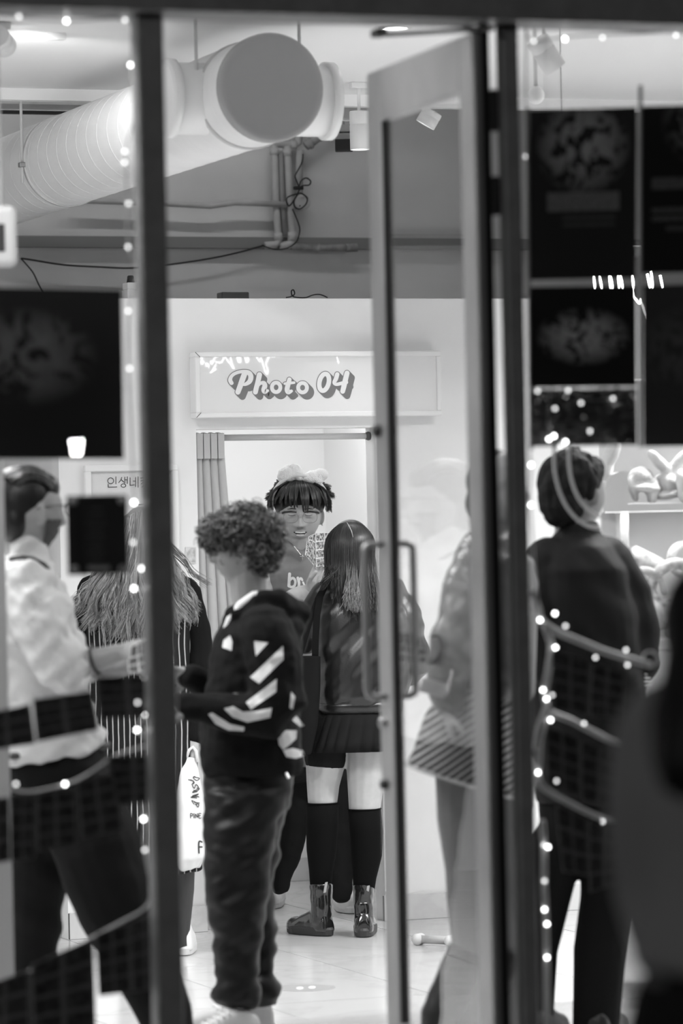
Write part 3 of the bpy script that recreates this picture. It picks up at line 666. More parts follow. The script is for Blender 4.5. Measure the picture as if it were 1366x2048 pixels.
# floor sticker with shoe prints
c = onZ(612, 1976); t = thing('floor_sticker', 'round grey floor sticker with pale shoe prints', 'sticker', V((c.x, c.y, 0.0)))
MB().loft([ring(V((c.x, c.y, z)), r, AXX, AXY, 40) for z, r in ((0.0, 0.10), (0.0012, 0.10), (0.0013, 0.002))], cap=False).out('disc', mat('sticker_grey', 0.26, 0.5), t)
for s_ in (-1, 1):
    MB().ellipsoid(c + V((s_ * 0.022, 0.0, 0.0014)), (R0 * 0.012, D0 * 0.035, AXZ * 0.0006), 14, 6).out('shoe_print', M_signframe, t)
# toy dumbbell on the floor
c = onZ(872, 1889); t = thing('toy_dumbbell', 'pale toy dumbbell lying on the marble floor', 'toy', V((c.x, c.y, 0)))
r_ = 0.022; a, b = onZ(838, 1890), onZ(903, 1893); a.z = b.z = r_
ax_ = (b - a).normalized()
MB().tube([a, b], 0.0155, 14).out('grip', mat('toy_grey', 0.48, 0.5), t, smooth=True)
for q in (a, b):
    mb = MB(); 
    for s_ in (-1, 1): mb.ellipsoid(q + ax_.cross(ZU) * 0.013 * s_, (AXX * 0.021, AXY * 0.021, AXZ * r_), 14, 10)
    mb.out('knob_end', mat('toy_white', 0.7, 0.5), t, smooth=True)
# neon script hanging inside over the shop window: seen only mirrored in the sign face
M_neon = mat('neon_white', 0.9, 0.3, emit=14)
yn = 12.22
def mirror_pt(px, py):
    q = onY(px, py, yl); d = q - CAM; d.y = -d.y; return q + d * ((yl - yn) / abs(d.y))
NE = [[(90, 400), (104, 410), (92, 432), (104, 440), (110, 420)], [(122, 430), (128, 452), (134, 436), (146, 460)], [(150, 418), (160, 440), (176, 404), (214, 388), (232, 396), (214, 430), (180, 426)], [(186, 440), (168, 470), (152, 492), (170, 478), (186, 468)], [(236, 392), (262, 430), (290, 468), (276, 430), (270, 390)], [(310, 386), (318, 428), (330, 420), (322, 388)], [(352, 388), (362, 414), (368, 430), (376, 414), (370, 388)], [(420, 386), (432, 408), (446, 424), (452, 404), (462, 436), (472, 470), (484, 498), (492, 476), (480, 440), (492, 410), (500, 388)], [(512, 386), (528, 396), (546, 388), (562, 394)], [(898, 386), (906, 412), (914, 436)]]
ne = thing('neon_sign', 'white neon script sign hung from the ceiling behind the window posters', 'neon sign', mirror_pt(560, 740))
NE = [([(q[0][0] - 10, q[0][1] - 110), (q[0][0] - 3, q[0][1] - 50)] if q[0][1] < 396 else []) + q + ([(q[-1][0] - 4, q[-1][1] - 40), (q[-1][0] - 16, q[-1][1] - 100)] if q[-1][1] < 396 else []) for q in NE]
for st in NE:
    MB().tube(catmull([mirror_pt(370 + x * k5, 580 + y * k5) for x, y in st], 5), 0.0036, 8).out('neon_tube', M_neon, ne, smooth=True)
q0, q1 = mirror_pt(395, 652), mirror_pt(690, 652)
MB().rbox(((q0.x + q1.x) / 2, yn - 0.03, q0.z + 0.02), (abs(q1.x - q0.x), 0.02, 0.04), 0.004).out('backing_bar', M_black, ne)
for q in (q0, q1):
    MB().tube([(q.x, yn - 0.03, q.z + 0.03), (q.x, yn - 0.03, HC)], 0.0012, 6).out('hanging_wire', M_black, ne)

# pale free-standing display panel at the left edge, just inside the window
cx = P(16, 1000, 9.9); hz = P(16, 770, 9.9).z
t = thing('display_stand', 'pale free-standing display stand just inside the left window', 'display stand', V((cx.x - 0.15, cx.y + 0.06, 0)))
MB().rbox((cx.x - 0.15, cx.y + 0.06, hz / 2 + 0.02), (0.30, 0.06, hz - 0.04), 0.006).out('board', mat('panel_paint', 0.42, 0.6), t)
for sx in (-0.11, 0.11): MB().rbox((cx.x - 0.15 + sx, cx.y + 0.06, 0.02), (0.04, 0.30, 0.04), 0.006).out('foot', M_black, t)
# ================================================================== WINDOW: posters, lights, prints
def poster_mat(name, seed, base=0.02, hi=0.10, cx=0.5, cy=0.7, bars=()):
    """dark printed poster: a vague pale figure and rows of small type, by UV"""
    m = bpy.data.materials.new(name); m.use_nodes = True; n = m.node_tree.nodes; L = m.node_tree.links; b = n['Principled BSDF']
    b.inputs['Roughness'].default_value = 0.45; b.inputs['Specular IOR Level'].default_value = 0.25
    uv = n.new('ShaderNodeUVMap'); t = n.new('ShaderNodeTexNoise'); t.noise_dimensions = '4D'; t.inputs['W'].default_value = seed
    t.inputs['Scale'].default_value = 7; t.inputs['Detail'].default_value = 5; t.inputs['Distortion'].default_value = 1.6; L.new(uv.outputs[0], t.inputs['Vector'])
    sp = n.new('ShaderNodeSeparateXYZ'); L.new(uv.outputs[0], sp.inputs[0])
    def mth(op, a, bb=None, c=None):
        k = n.new('ShaderNodeMath'); k.operation = op
        for i, q in enumerate((a, bb, c)):
            if q is None: continue
            if isinstance(q, (int, float)): k.inputs[i].default_value = q
            else: L.new(q, k.inputs[i])
        return k.outputs[0]
    dx = mth('MULTIPLY', mth('SUBTRACT', sp.outputs[0], cx), 2.2); dy = mth('MULTIPLY', mth('SUBTRACT', sp.outputs[1], cy), 3.4)
    g = mth('SUBTRACT', 1.0, mth('ADD', mth('MULTIPLY', dx, dx), mth('MULTIPLY', dy, dy))); g = mth('MAXIMUM', g, 0.0)
    fig = mth('MULTIPLY', g, mth('GREATER_THAN', t.outputs['Fac'], 0.46)); fig = mth('MULTIPLY', fig, t.outputs['Fac'])
    tot = mth('MULTIPLY_ADD', fig, hi * 6.5, base)
    for (x0, x1, y0, y1, k) in bars:
        ix = mth('MULTIPLY', mth('GREATER_THAN', sp.outputs[0], x0), mth('LESS_THAN', sp.outputs[0], x1)); iy = mth('MULTIPLY', mth('GREATER_THAN', sp.outputs[1], y0), mth('LESS_THAN', sp.outputs[1], y1))
        t3 = n.new('ShaderNodeTexNoise'); t3.inputs['Scale'].default_value = 42; L.new(uv.outputs[0], t3.inputs['Vector'])
        tot = mth('ADD', tot, mth('MULTIPLY', mth('MULTIPLY', ix, iy), mth('MULTIPLY', t3.outputs['Fac'], k * 2.6)))
    L.new(tot, b.inputs['Base Color']); return m
YP = YF + 0.03
sheet('window_poster', [(-70, 574), (243, 580), (248, 918), (-62, 918)], YP, poster_mat('poster_a', 1.0, 0.03, 0.05, 0.4, 0.6), 'large dark poster hung in the left window over the man in the white shirt', 'poster', None, 0.004)
sheet('window_poster', [(1060, 221), (1273, 214), (1272, 556), (1061, 560)], YP, poster_mat('poster_b', 5.0, 0.03, 0.13, 0.5, 0.78, ((0.16, 0.84, 0.40, 0.51, 0.16), (0.3, 0.8, 0.31, 0.33, 0.06), (0.3, 0.8, 0.35, 0.37, 0.06))), 'dark window poster with a pale figure and one wide pale title bar', 'poster', None, 0.004)
sheet('window_poster', [(1285, 213), (1520, 206), (1520, 540), (1284, 547)], YP, poster_mat('poster_c', 9.0, 0.012, 0.06, 0.6, 0.9, ((0.08, 0.9, 0.50, 0.57, 0.10), (0.08, 0.9, 0.36, 0.39, 0.09), (0.08, 0.9, 0.31, 0.34, 0.09), (0.2, 0.9, 0.25, 0.28, 0.07))), 'black window poster with several short rows of dim type', 'poster', None, 0.004)
sheet('window_poster', [(1061, 574), (1272, 571), (1273, 772), (1062, 775)], YP, poster_mat('poster_d', 14.0, 0.012, 0.16, 0.5, 0.5), 'black window poster with a ghostly pale branching figure', 'poster', None, 0.004)
sheet('window_poster', [(1287, 571), (1520, 566), (1520, 890), (1288, 893)], YP, poster_mat('poster_e', 21.0, 0.055, 0.02, 0.4, 0.6), 'plain dark grey window poster under the black one with rows of type', 'poster', None, 0.004)
sheet('window_poster', [(1062, 780), (1273, 777), (1274, 890), (1063, 893)], YP, poster_mat('poster_f', 25.0, 0.03, 0.03, 0.5, 0.2), 'narrow dark window poster behind the glittering tinsel', 'poster', None, 0.004)
# clear acrylic rails between the posters
def rail(p, q, w, label):
    a, b = onY(*p, YP + 0.01), onY(*q, YP + 0.01)
    ax_ = (b - a); L_ = ax_.length; ax_.normalize(); o = MB().rbox((a + b) / 2, (L_, 0.008, w), 0.002, (ax_, AXY, ax_.cross(AXY)), seg=1).out('display_rail', mat('rail_satin', 0.5, 0.25, metal=0.5), None)
    center_origin(o); tag(o, label, 'rail'); return o
rail((1281, 170), (1281, 895), 0.010, 'thin upright metal rail between the window posters')
rail((1055, 215), (1062, 900), 0.009, 'thin upright metal rail beside the right window post')
# tinsel: small glossy flakes
rnd = random.Random(3); mb = MB()
for i in range(520):
    px = rnd.uniform(1064, 1272); py = 776 + (rnd.random() ** 1.3) * 112; c = onY(px, py, YP - 0.010 - rnd.random() * 0.012)
    a = V((rnd.gauss(0, 1), rnd.gauss(0, 1), rnd.gauss(0, 1))).normalized(); b = a.orthogonal().normalized(); s_ = rnd.uniform(0.004, 0.009)
    mb.add([c + a * s_, c + b * s_ * 0.5, c - a * s_, c - b * s_ * 0.5], [(0, 1, 2, 3)])
o = mb.out('tinsel_garland', mat('tinsel_silver', 0.6, 0.22, metal=0.9), None); center_origin(o); tag(o, 'dark glittering tinsel strip hung across the lower window posters', 'garland', kind='stuff')
# small acrylic notice with four stand-offs
t = thing('window_notice', 'small black acrylic notice with four round stand-offs on the left window', 'notice', onY(194, 1150, YP))
q = [onY(*p, YP) for p in ((133, 991), (254, 990), (256, 1148), (136, 1150))]
ctr = (q[0] + q[1] + q[2] + q[3]) / 4
MB().rbox(ctr, ((q[1] - q[0]).length, 0.006, (q[0] - q[3]).length), 0.002, seg=1).out('plate', mat('notice_black', 0.018, 0.3), t)
for px, py in ((146, 1003), (242, 1001), (149, 1138), (244, 1137)):
    c = onY(px, py, YP - 0.004); MB().tube([c, c - AXY * 0.010, c - AXY * 0.012], [0.0085, 0.0085, 0.006], 16).out('stand_off', mat('standoff', 0.25, 0.4), t, smooth=True)
M_ntxt = mat('notice_type', 0.07, 0.5)
for py, w in ((1016, 26), (1030, 34), (1046, 40), (1060, 30), (1074, 36), (1090, 28), (1104, 34), (1118, 26)):
    a, b = onY(193 - w / 2, py, YP - 0.0042), onY(193 + w / 2, py, YP - 0.0042); MB().tube([a, b], 0.0022, 4).out('type_row', M_ntxt, t)
a, b = onY(176, 1135, YP - 0.0042), onY(219, 1135, YP - 0.0042); MB().tube([a, b], 0.0055, 4).out('type_row', mat('notice_type2', 0.16, 0.5), t)
# ---- fairy lights
M_bulb = mat('bulb_lit', 0.9, 0.3, emit=10.0); M_bdim = mat('bulb_lit_dim', 0.9, 0.3, emit=2.6); M_cord = mat('clear_cord', 0.42, 0.3); M_bulbbase = mat('bulb_base', 0.3, 0.4)
def ico(r):
    bm = bmesh.new(); bmesh.ops.create_icosphere(bm, subdivisions=2, radius=r); me = bpy.data.meshes.new('bulb'); bm.to_mesh(me); bm.free()
    me.polygons.foreach_set('use_smooth', [True] * len(me.polygons)); return me
bA, bB = ico(0.0042), ico(0.0042); bA.materials.append(M_bulb); bB.materials.append(M_bdim)
YS = YF + 0.065
def string_lights(label, cords, bulbs, r=0.0045, group=None, YS=YF + 0.065):
    p0 = onY(*cords[0][0], YS); t = thing('string_lights', label, 'string lights', p0, group)
    for c in cords:
        MB().tube(catmull([onY(x, y, YS) + AXY * (0.006 * math.sin(i * 1.7)) for i, (x, y) in enumerate(c)], 4), r, 6).out('cord', M_cord, t, smooth=True)
    for bq in bulbs:
        o = bpy.data.objects.new('bulb', bB if len(bq) > 2 else bA); COL.objects.link(o); o.parent = t; o.location = onY(bq[0], bq[1], YS - 0.012) - p0
    return t
d = 1
string_lights('fairy lights strung down beside the left window post', [[(-20, 30), (38, 33), (133, 42), (250, 40), (263, 80), (265, 157), (270, 222), (252, 303), (256, 407), (258, 494), (274, 543), (258, 622), (258, 737), (262, 850), (268, 1005), (280, 1137), (270, 1177), (290, 1355), (280, 1405), (288, 1430), (276, 1460), (308, 1487)]],
    [(38, 33, d), (133, 42), (250, 40, d), (262, 130), (267, 157), (271, 222), (250, 303, d), (249, 325, d), (257, 407, d), (256, 494, d), (276, 543), (256, 622, d), (259, 737, d), (268, 1005), (266, 1085, d), (284, 1137), (268, 1177), (290, 1355, d), (275, 1405, d), (291, 1430), (274, 1460), (310, 1487)], 0.0022)
string_lights('upper swag of fairy lights across the left window, over hung photo sheets', [[(-30, 1560), (8, 1572), (50, 1584), (100, 1576), (150, 1562), (190, 1540), (222, 1515), (262, 1500), (308, 1488)], [(308, 1488), (294, 1543), (278, 1572), (288, 1638), (291, 1700), (306, 1777)]], [(32, 1568, d), (130, 1568), (293, 1543), (276, 1572, d), (287, 1638), (290, 1700, d), (306, 1777)], 0.0032)
string_lights('lower swag of fairy lights across the left window near the floor', [[(-30, 1985), (43, 1950), (90, 1928), (130, 1908), (180, 1878), (240, 1846), (290, 1815), (306, 1777)], [(306, 1777), (310, 1870), (313, 1960), (312, 2060)]], [(125, 1908), (43, 1962), (313, 1960)], 0.0032)
string_lights('fairy lights along the top of the right window', [[(1052, 60), (1068, 82), (1130, 74), (1205, 70), (1352, 64), (1420, 62)], [(1052, 60), (1053, 200), (1052, 313), (1056, 600), (1062, 930), (1062, 1010), (1078, 1240)]], [(1130, 78), (1205, 75, d), (1068, 82, d), (1352, 70, d), (1052, 313, d), (1062, 930), (1062, 1010)], 0.0022)
string_lights('short cluster of added bulbs standing in for sparkle on the tinsel in the right window', [[(1064, 778), (1100, 790), (1136, 782), (1180, 800), (1226, 796), (1262, 785)], [(1100, 790), (1098, 840), (1104, 880), (1131, 888)]], [(1075, 782, d), (1136, 781, d), (1226, 797, d), (1162, 806, d), (1110, 817, d), (1180, 862, d), (1098, 878), (1108, 872), (1131, 884), (1122, 892, d)], 0.0018, YS=YF + 0.022)  # bulbs added to imitate the reflected sparkle on the tinsel
string_lights('upper looping swag of fairy lights in the right window', [[(1064, 1180), (1078, 1215), (1082, 1240), (1110, 1262), (1160, 1282), (1215, 1304), (1260, 1318), (1300, 1330)], [(1090, 1255), (1104, 1290), (1096, 1340), (1088, 1385), (1095, 1410)], [(1095, 1410), (1080, 1460), (1072, 1500)]], [(1080, 1240), (1110, 1227), (1131, 1252, d), (1111, 1295), (1191, 1315, d), (1252, 1300, d), (1255, 1330, d), (1086, 1380), (1105, 1390, d), (1093, 1398)], 0.0085)
string_lights('middle looping swag of fairy lights in the right window', [[(1090, 1405), (1105, 1425), (1140, 1440), (1168, 1455), (1215, 1478), (1240, 1490)], [(1095, 1425), (1082, 1480), (1076, 1545)]], [(1101, 1440), (1168, 1447, d)], 0.0075)
string_lights('lowest looping swag of fairy lights in the right window', [[(1076, 1545), (1088, 1575), (1130, 1602), (1190, 1632), (1245, 1648), (1270, 1655)], [(1084, 1640), (1090, 1700), (1088, 1762), (1090, 1840), (1094, 1915), (1096, 2060)]], [(1076, 1545), (1113, 1562, d), (1205, 1643, d), (1088, 1690, d), (1096, 1694), (1089, 1762, d), (1089, 1819), (1094, 1848), (1094, 1915)], 0.0075)
# ---- photo sheets hung in the window
YQ = YF + 0.045
PG = [print_grid('photo_sheet_%d' % i, 2, 4 if i else 3, 0.09, 0.10, 0.012, 0.05, i * 3.3, 9) for i in range(4)]
GR = 'photo sheets hung along the left window lights'
def hung(c, i, label, group=None): sheet('photo_sheet', c, YQ + 0.003 * (i % 3), PG[i % 4], label, 'photo', group, 0.0015, bend=0.004)
hung([(-40, 1430), (60, 1408), (71, 1487), (-36, 1504)], 0, 'dark tilted photo sheet in the left window, over the pale display stand')
hung([(66, 1399), (184, 1382), (197, 1459), (74, 1484)], 1, 'dark tilted photo sheet in front of the white shirt')
hung([(190, 1354), (316, 1350), (318, 1432), (200, 1438)], 2, 'dark photo sheet in the left window under the held prints')
hung([(216, 1512), (316, 1508), (318, 1602), (222, 1612)], 3, 'dark photo sheet hung just below the shirt hem, beside the post')
ORD = ['first', 'second', 'third', 'fourth']
def row(cs, off, fmt, group):
    for i, c in enumerate(cs): hung(c, i + off, fmt % ORD[i], group)
row(([(-30, 1600), (18, 1594), (20, 1722), (-30, 1730)], [(22, 1592), (70, 1590), (70, 1718), (22, 1722)], [(74, 1586), (150, 1580), (152, 1690), (76, 1702)], [(154, 1562), (226, 1546), (246, 1660), (164, 1676)]), 0, 'dark photo sheet on the upper left swag, %s from the pale display stand', GR)
row(([(260, 1844), (318, 1820), (320, 1976), (266, 1984)], [(192, 1868), (256, 1846), (262, 1984), (198, 1992)], [(62, 1930), (186, 1876), (192, 2060), (66, 2070)], [(-40, 1975), (58, 1940), (60, 2070), (-40, 2080)]), 1, 'dark photo sheet on the lower left swag, %s from the post beside the door', GR + ' near the floor')
row(([(1104, 1300), (1180, 1320), (1176, 1430), (1106, 1418)], [(1184, 1325), (1250, 1345), (1244, 1440), (1180, 1432)]), 1, 'dark photo sheet on the upper right swag, %s from the window post', 'photo sheets on the upper right swag')
row(([(1092, 1452), (1158, 1476), (1160, 1592), (1096, 1572)], [(1162, 1480), (1236, 1506), (1228, 1616), (1164, 1600)]), 2, 'dark photo sheet on the middle right swag, %s from the window post', 'photo sheets on the middle right swag')
row(([(1112, 1606), (1174, 1634), (1176, 1752), (1126, 1744)], [(1178, 1640), (1240, 1662), (1234, 1768), (1180, 1786)]), 0, 'dark photo sheet on the lowest right swag, %s from the window post', 'photo sheets on the lowest right swag')
# ================================================================== PROP DISPLAY in the right window
ZD = 12.3
M_shelf = mat('shelf_white', 0.74, 0.35); M_ledstrip = mat('led_strip', 0.9, 0.4, emit=4.0)
def Dp(px, py, dz=0): return P(px, py, ZD + dz)
cab_ = thing('prop_shelf', 'white rounded display shelf with a light strip, full of photo props', 'shelf', V((Dp(1300, 1300).x, Dp(1300, 1300).y, 0)))
def dbx(name, x0, x1, y0, y1, dz0, dz1, m, r=0.006):
    a, b = Dp(x0, y0, dz0), Dp(x1, y1, dz0); c = (a + b) / 2 + D0 * ((dz1 - dz0) / 2)
    return MB().rbox(c, (abs((b - a).dot(R0)), dz1 - dz0, abs(b.z - a.z)), r, (R0, D0, ZU), seg=2).out(name, m, cab_)
dbx('back_panel', 1196, 1520, 760, 2010, 0.34, 0.36, mat('shelf_back', 0.72, 0.5))
dbx('upper_shelf', 1206, 1520, 1008, 1018, 0.0, 0.34, M_shelf, 0.003)
a, b = Dp(1210, 1020, .04), Dp(1520, 1020, .04)
MB().rbox((a + b) / 2, ((b - a).length, 0.025, 0.006), 0.002, (R0, D0, ZU)).out('light_strip', M_ledstrip, cab_)
dbx('lower_shelf', 1206, 1520, 1282, 1296, 0.0, 0.34, M_shelf, 0.003)
dbx('base_cabinet', 1206, 1520, 1300, 1960, 0.0, 0.34, M_shelf, 0.01)
dbx('upright', 1242, 1262, 1018, 1290, 0.05, 0.30, M_shelf, 0.003)
# rounded end panel
v = []
for (px, py) in [(1206, 1014), (1208, 985), (1212, 965), (1222, 950), (1238, 943), (1256, 942), (1256, 1014)]: v.append(Dp(px, py, 0.0))
mb = MB(); n_ = len(v); mb.add(v + [q + D0 * 0.34 for q in v], [tuple(range(n_))[::-1], tuple(range(n_, 2 * n_))] + [(i, (i + 1) % n_, n_ + (i + 1) % n_, n_ + i) for i in range(n_)])
mb.out('rounded_end', M_shelf, cab_)
sl2 = area_light('shelf_strip_light', (a + b) / 2 - ZU * 0.01, 0.5, 0.03, 1.0, (0, 0, -YAW))
M_pl = [mat('plush_%d' % i, g, 0.95, sheen=0.5, bump=0.4, bscale=130) for i, g in enumerate((0.72, 0.50, 0.30, 0.62))]
def blob(name, parts, m, label, cat, voxel=0.006, noise_amp=0.003, group=None):
    """a soft prop: parts = list of (px, py, dz, half-width px, half-height px, depth m, tilt)"""
    mb = MB(); s_ = ZD / F
    for (px, py, dz, hw, hh, dp, tl) in parts:
        c = Dp(px, py, dz); ca, sa_ = math.cos(tl), math.sin(tl)
        mb.ellipsoid(c, ((R0 * ca + ZU * sa_) * hw * s_, D0 * dp, (ZU * ca - R0 * sa_) * hh * s_), 18, 12)
    o = mb.remesh(name, m, None, voxel, 3, fold=[(noise_amp, (40, 40, 40), 1.0)]); center_origin(o); tag(o, label, cat, group); return o
blob('plush_hat', [(1282, 958, .14, 27, 25, .07, -.2), (1266, 978, .10, 9, 26, .03, .25), (1306, 984, .10, 12, 28, .03, -.2), (1288, 976, .11, 34, 8, .07, -.1)], M_pl[1], 'grey floppy plush hat with a rounded crown on the upper shelf', 'plush hat')
blob('plush_hat', [(1320, 926, .14, 12, 36, .03, .75), (1352, 930, .16, 12, 38, .03, -.7), (1336, 968, .16, 32, 24, .07, 0), (1336, 990, .14, 38, 8, .07, .05)], M_pl[3], 'pale grey plush hat with long folded ears on the upper shelf', 'plush hat')
blob('plush_ear', [(1224, 905, .05, 15, 34, .04, -.35), (1214, 940, .06, 12, 24, .04, -.1)], M_pl[0], 'tall pale plush animal ear at the end of the upper shelf', 'plush prop')
blob('plush_toy', [(1365, 965, .06, 14, 28, .05, .1), (1372, 985, .07, 18, 22, .05, 0)], M_pl[0], 'white plush toy beside the long-eared hat on the upper shelf', 'plush toy')
t = thing('rolled_cushion', 'printed cylinder cushion leaning on the lower shelf', 'cushion', Dp(1290, 1140, .1) - ZU * 0.05)
a, b = Dp(1258, 1108, .10), Dp(1322, 1140, .12)
MB().tube([a, a.lerp(b, .08), a.lerp(b, .92), b], [0.028, 0.036, 0.036, 0.028], 20).out('roll', mat('cushion_print', 0.6, 0.7, var=0.6, vscale=28), t, smooth=True)
MB().ellipsoid(a, ((b - a).normalized() * 0.008, D0 * 0.026, ZU * 0.026), 14, 8).out('end_disc', M_pl[2], t, smooth=True)
# plush hoops (headbands) with dark openings
def hoop(name, cx, cy, rx, ry, r, m, label, tilt=0.0, dz=0.05, a0=0.0, a1=2 * math.pi):
    pts = []
    for i in range(25):
        q = a0 + (a1 - a0) * i / 24; x = rx * math.cos(q); y = ry * math.sin(q)
        pts.append(Dp(cx + x * math.cos(tilt) - y * math.sin(tilt), cy - x * math.sin(tilt) - y * math.cos(tilt), dz + 0.02 * math.sin(q * 2)))
    o = MB().tube(pts, r, 10, round_ends=True).out(name, m, None, smooth=True); center_origin(o); tag(o, label, 'headband'); return o
hoop('plush_headband', 1342, 1168, 34, 46, 0.019, mat('headband_print', 0.62, 0.8, var=0.5, vscale=40), 'fat printed plush headband ring with a dark opening on the lower shelf', -0.7, 0.06)
hoop('plush_headband', 1368, 1120, 26, 30, 0.014, M_pl[0], 'white plush headband above the fat printed one on the lower shelf', 0.3, 0.12)
hoop('plush_headband', 1288, 1188, 40, 48, 0.012, M_pl[3], 'pale arched plush headband standing under the rolled cushion', 0.0, 0.04, 0.1, 3.0)
blob('plush_toy', [(1312, 1230, .06, 26, 34, .05, .3), (1298, 1250, .05, 18, 24, .04, 0), (1334, 1216, .06, 22, 20, .04, .6)], M_pl[0], 'white lumpy plush toy lying at the front of the lower shelf', 'plush toy')
blob('plush_toy', [(1352, 1235, .05, 18, 36, .05, -.5), (1340, 1262, .05, 14, 16, .04, 0)], M_pl[3], 'grey plush toy beside the white lumpy one on the lower shelf', 'plush toy')
# pair of white hoop headbands hanging in front of the dark-coated person
for (x0, y0, x1, y1), lab in (((1108, 915, 1198, 1056), 'outer white curved band hanging in the right window'), ((1138, 918, 1212, 1034), 'inner white curved band hanging in the right window')):
    pts = [onY(x0 + (x1 - x0) * (1 - math.cos(q)), y0 + (y1 - y0) * math.sin(q), YF + 0.9) for q in [math.pi / 2 * i / 14 for i in range(15)]]
    t = thing('hanging_band', lab, 'headband', pts[0])
    MB().tube([pts[0] + ZU * 0.04] + pts, 0.0048, 8, round_ends=True).out('band', mat('band_white', 0.7, 0.4), t, smooth=True)
    MB().tube([pts[0] + ZU * 0.03, V((pts[0].x, pts[0].y, HC))], 0.0008, 5).out('thread', mat('band_white', 0.7, 0.4), t)
# rings and a banded cup at the window sill
c = onY(1300, 1318, YF + 0.07); o = MB().tube([c + (AXX * math.cos(q) + AXZ * math.sin(q)) * 0.019 for q in [2 * math.pi * i / 24 for i in range(24)]], 0.003, 6, closed=True).out('hanging_ring', M_cord, None, smooth=True); center_origin(o); tag(o, 'clear plastic ring hung at the end of the upper right swag', 'ring')
# ================================================================== STREET: lamp whose light reaches the front, and a lantern mirrored in the left poster's pane
t = thing('street_lamp', 'tall dark street lamp on the pavement outside', 'street lamp', V((-4.0, 1.0, 0)))
MB().tube([(-4, 1.5, 0), (-4, 1.5, 0.3), (-4, 1.5, 0.35), (-4, 1.5, 4.6), (-4, 1.35, 4.7), (-4, 1.0, 4.72)], [0.09, 0.08, 0.05, 0.035, 0.03, 0.03], 12).out('pole', M_black, t, smooth=True)
MB().loft([ring(V((-4, 1, z)), r, AXX, AXY, 24) for z, r in ((4.74, 0.03), (4.7, 0.16), (4.55, 0.20), (4.55, 0.18), (4.66, 0.12))], cap=False).out('shade', M_black, t, smooth=True)
MB().ellipsoid((-4, 1, 4.60), (AXX * 0.05, AXY * 0.05, AXZ * 0.05), 14, 10).out('lamp_bulb', mat('street_bulb', 0.9, 0.3, emit=6), t, smooth=True)
g = onY(153, 893, YF); dv = (g - CAM).normalized(); dv.y = -dv.y; lp = g + dv * 30
t = thing('garden_lantern', 'lit lantern on a short post across the street', 'lantern', V((lp.x, lp.y, 0)))
MB().tube([V((lp.x, lp.y, 0)), V((lp.x, lp.y, lp.z - 0.1))], 0.03, 10).out('post', M_black, t)
MB().loft([ring(V((lp.x, lp.y, lp.z + z)), r, AXX, AXY, 6) for z, r in ((-0.09, 0.05), (0.07, 0.075))]).out('lit_glass', mat('lantern_lit', 0.9, 0.3, emit=110), t)
MB().loft([ring(V((lp.x, lp.y, lp.z + z)), r, AXX, AXY, 6) for z, r in ((0.07, 0.1), (0.09, 0.09), (0.15, 0.02))]).out('lantern_cap', M_black, t)
# ================================================================== PEOPLE: helpers
M_skin = mat('skin', 0.31, 0.5, spec=0.35, var=0.06, vscale=30); M_skin_l = mat('skin_pale', 0.43, 0.5, spec=0.35, var=0.05, vscale=30)
M_lip = mat('lip', 0.30, 0.45); M_mouth = mat('mouth_dark', 0.03, 0.5); M_teeth = mat('teeth', 0.75, 0.3)
M_hairD = mat('hair_black', 0.010, 0.38, spec=0.4); M_hairM = mat('hair_brown', 0.035, 0.45); M_hairL = mat('hair_fair', 0.36, 0.45); M_hairG = mat('hair_mid', 0.17, 0.45)
M_wh = mat('sneaker_white', 0.72, 0.55); M_sole = mat('sole_white', 0.62, 0.6)
def person(px, py, label, cat='person'):
    g = onZ(px, py); g.z = 0; return thing('person', label, cat, g)
class Fig:
    def __init__(s, root, z): s.root = root; s.z = z; s.s = F / z
    def W(s, px, py, dz=0.0): return P(px, py, s.z + dz)
    def limb(s, mb, pts, n=14):
        """pts: (px, py, dz, radius m)"""
        return mb.tube([s.W(p[0], p[1], p[2]) for p in pts], [p[3] for p in pts], n, round_ends=True)
    def sec(s, mb, rows, n=28, e=2.3, pleat=None, cap=True):
        """rows: (py, x left, x right, half depth m, dz)"""
        rings = []
        for k, r in enumerate(rows):
            py, xl, xr, hd = r[:4]; dz = r[4] if len(r) > 4 else 0.0; tl = r[5] if len(r) > 5 else 0.0
            c = s.W((xl + xr) / 2, py, dz); hw = (xr - xl) / 2 / s.s; rg = []
            for j in range(n):
                q = 2 * math.pi * j / n; a = math.cos(q); b = math.sin(q); m = 1.0
                if pleat: m = 1 + pleat[0] * (k / (len(rows) - 1)) * (abs(math.sin(q * pleat[1] / 2 + 0.3)) ** 0.5 - 0.6)
                rg.append(c + (R0 * (hw * math.copysign(abs(a) ** (2 / e), a)) + D0 * (hd * math.copysign(abs(b) ** (2 / e), b))) * m + ZU * (tl * a))
            rings.append(rg)
        return mb.loft(rings, cap=cap)
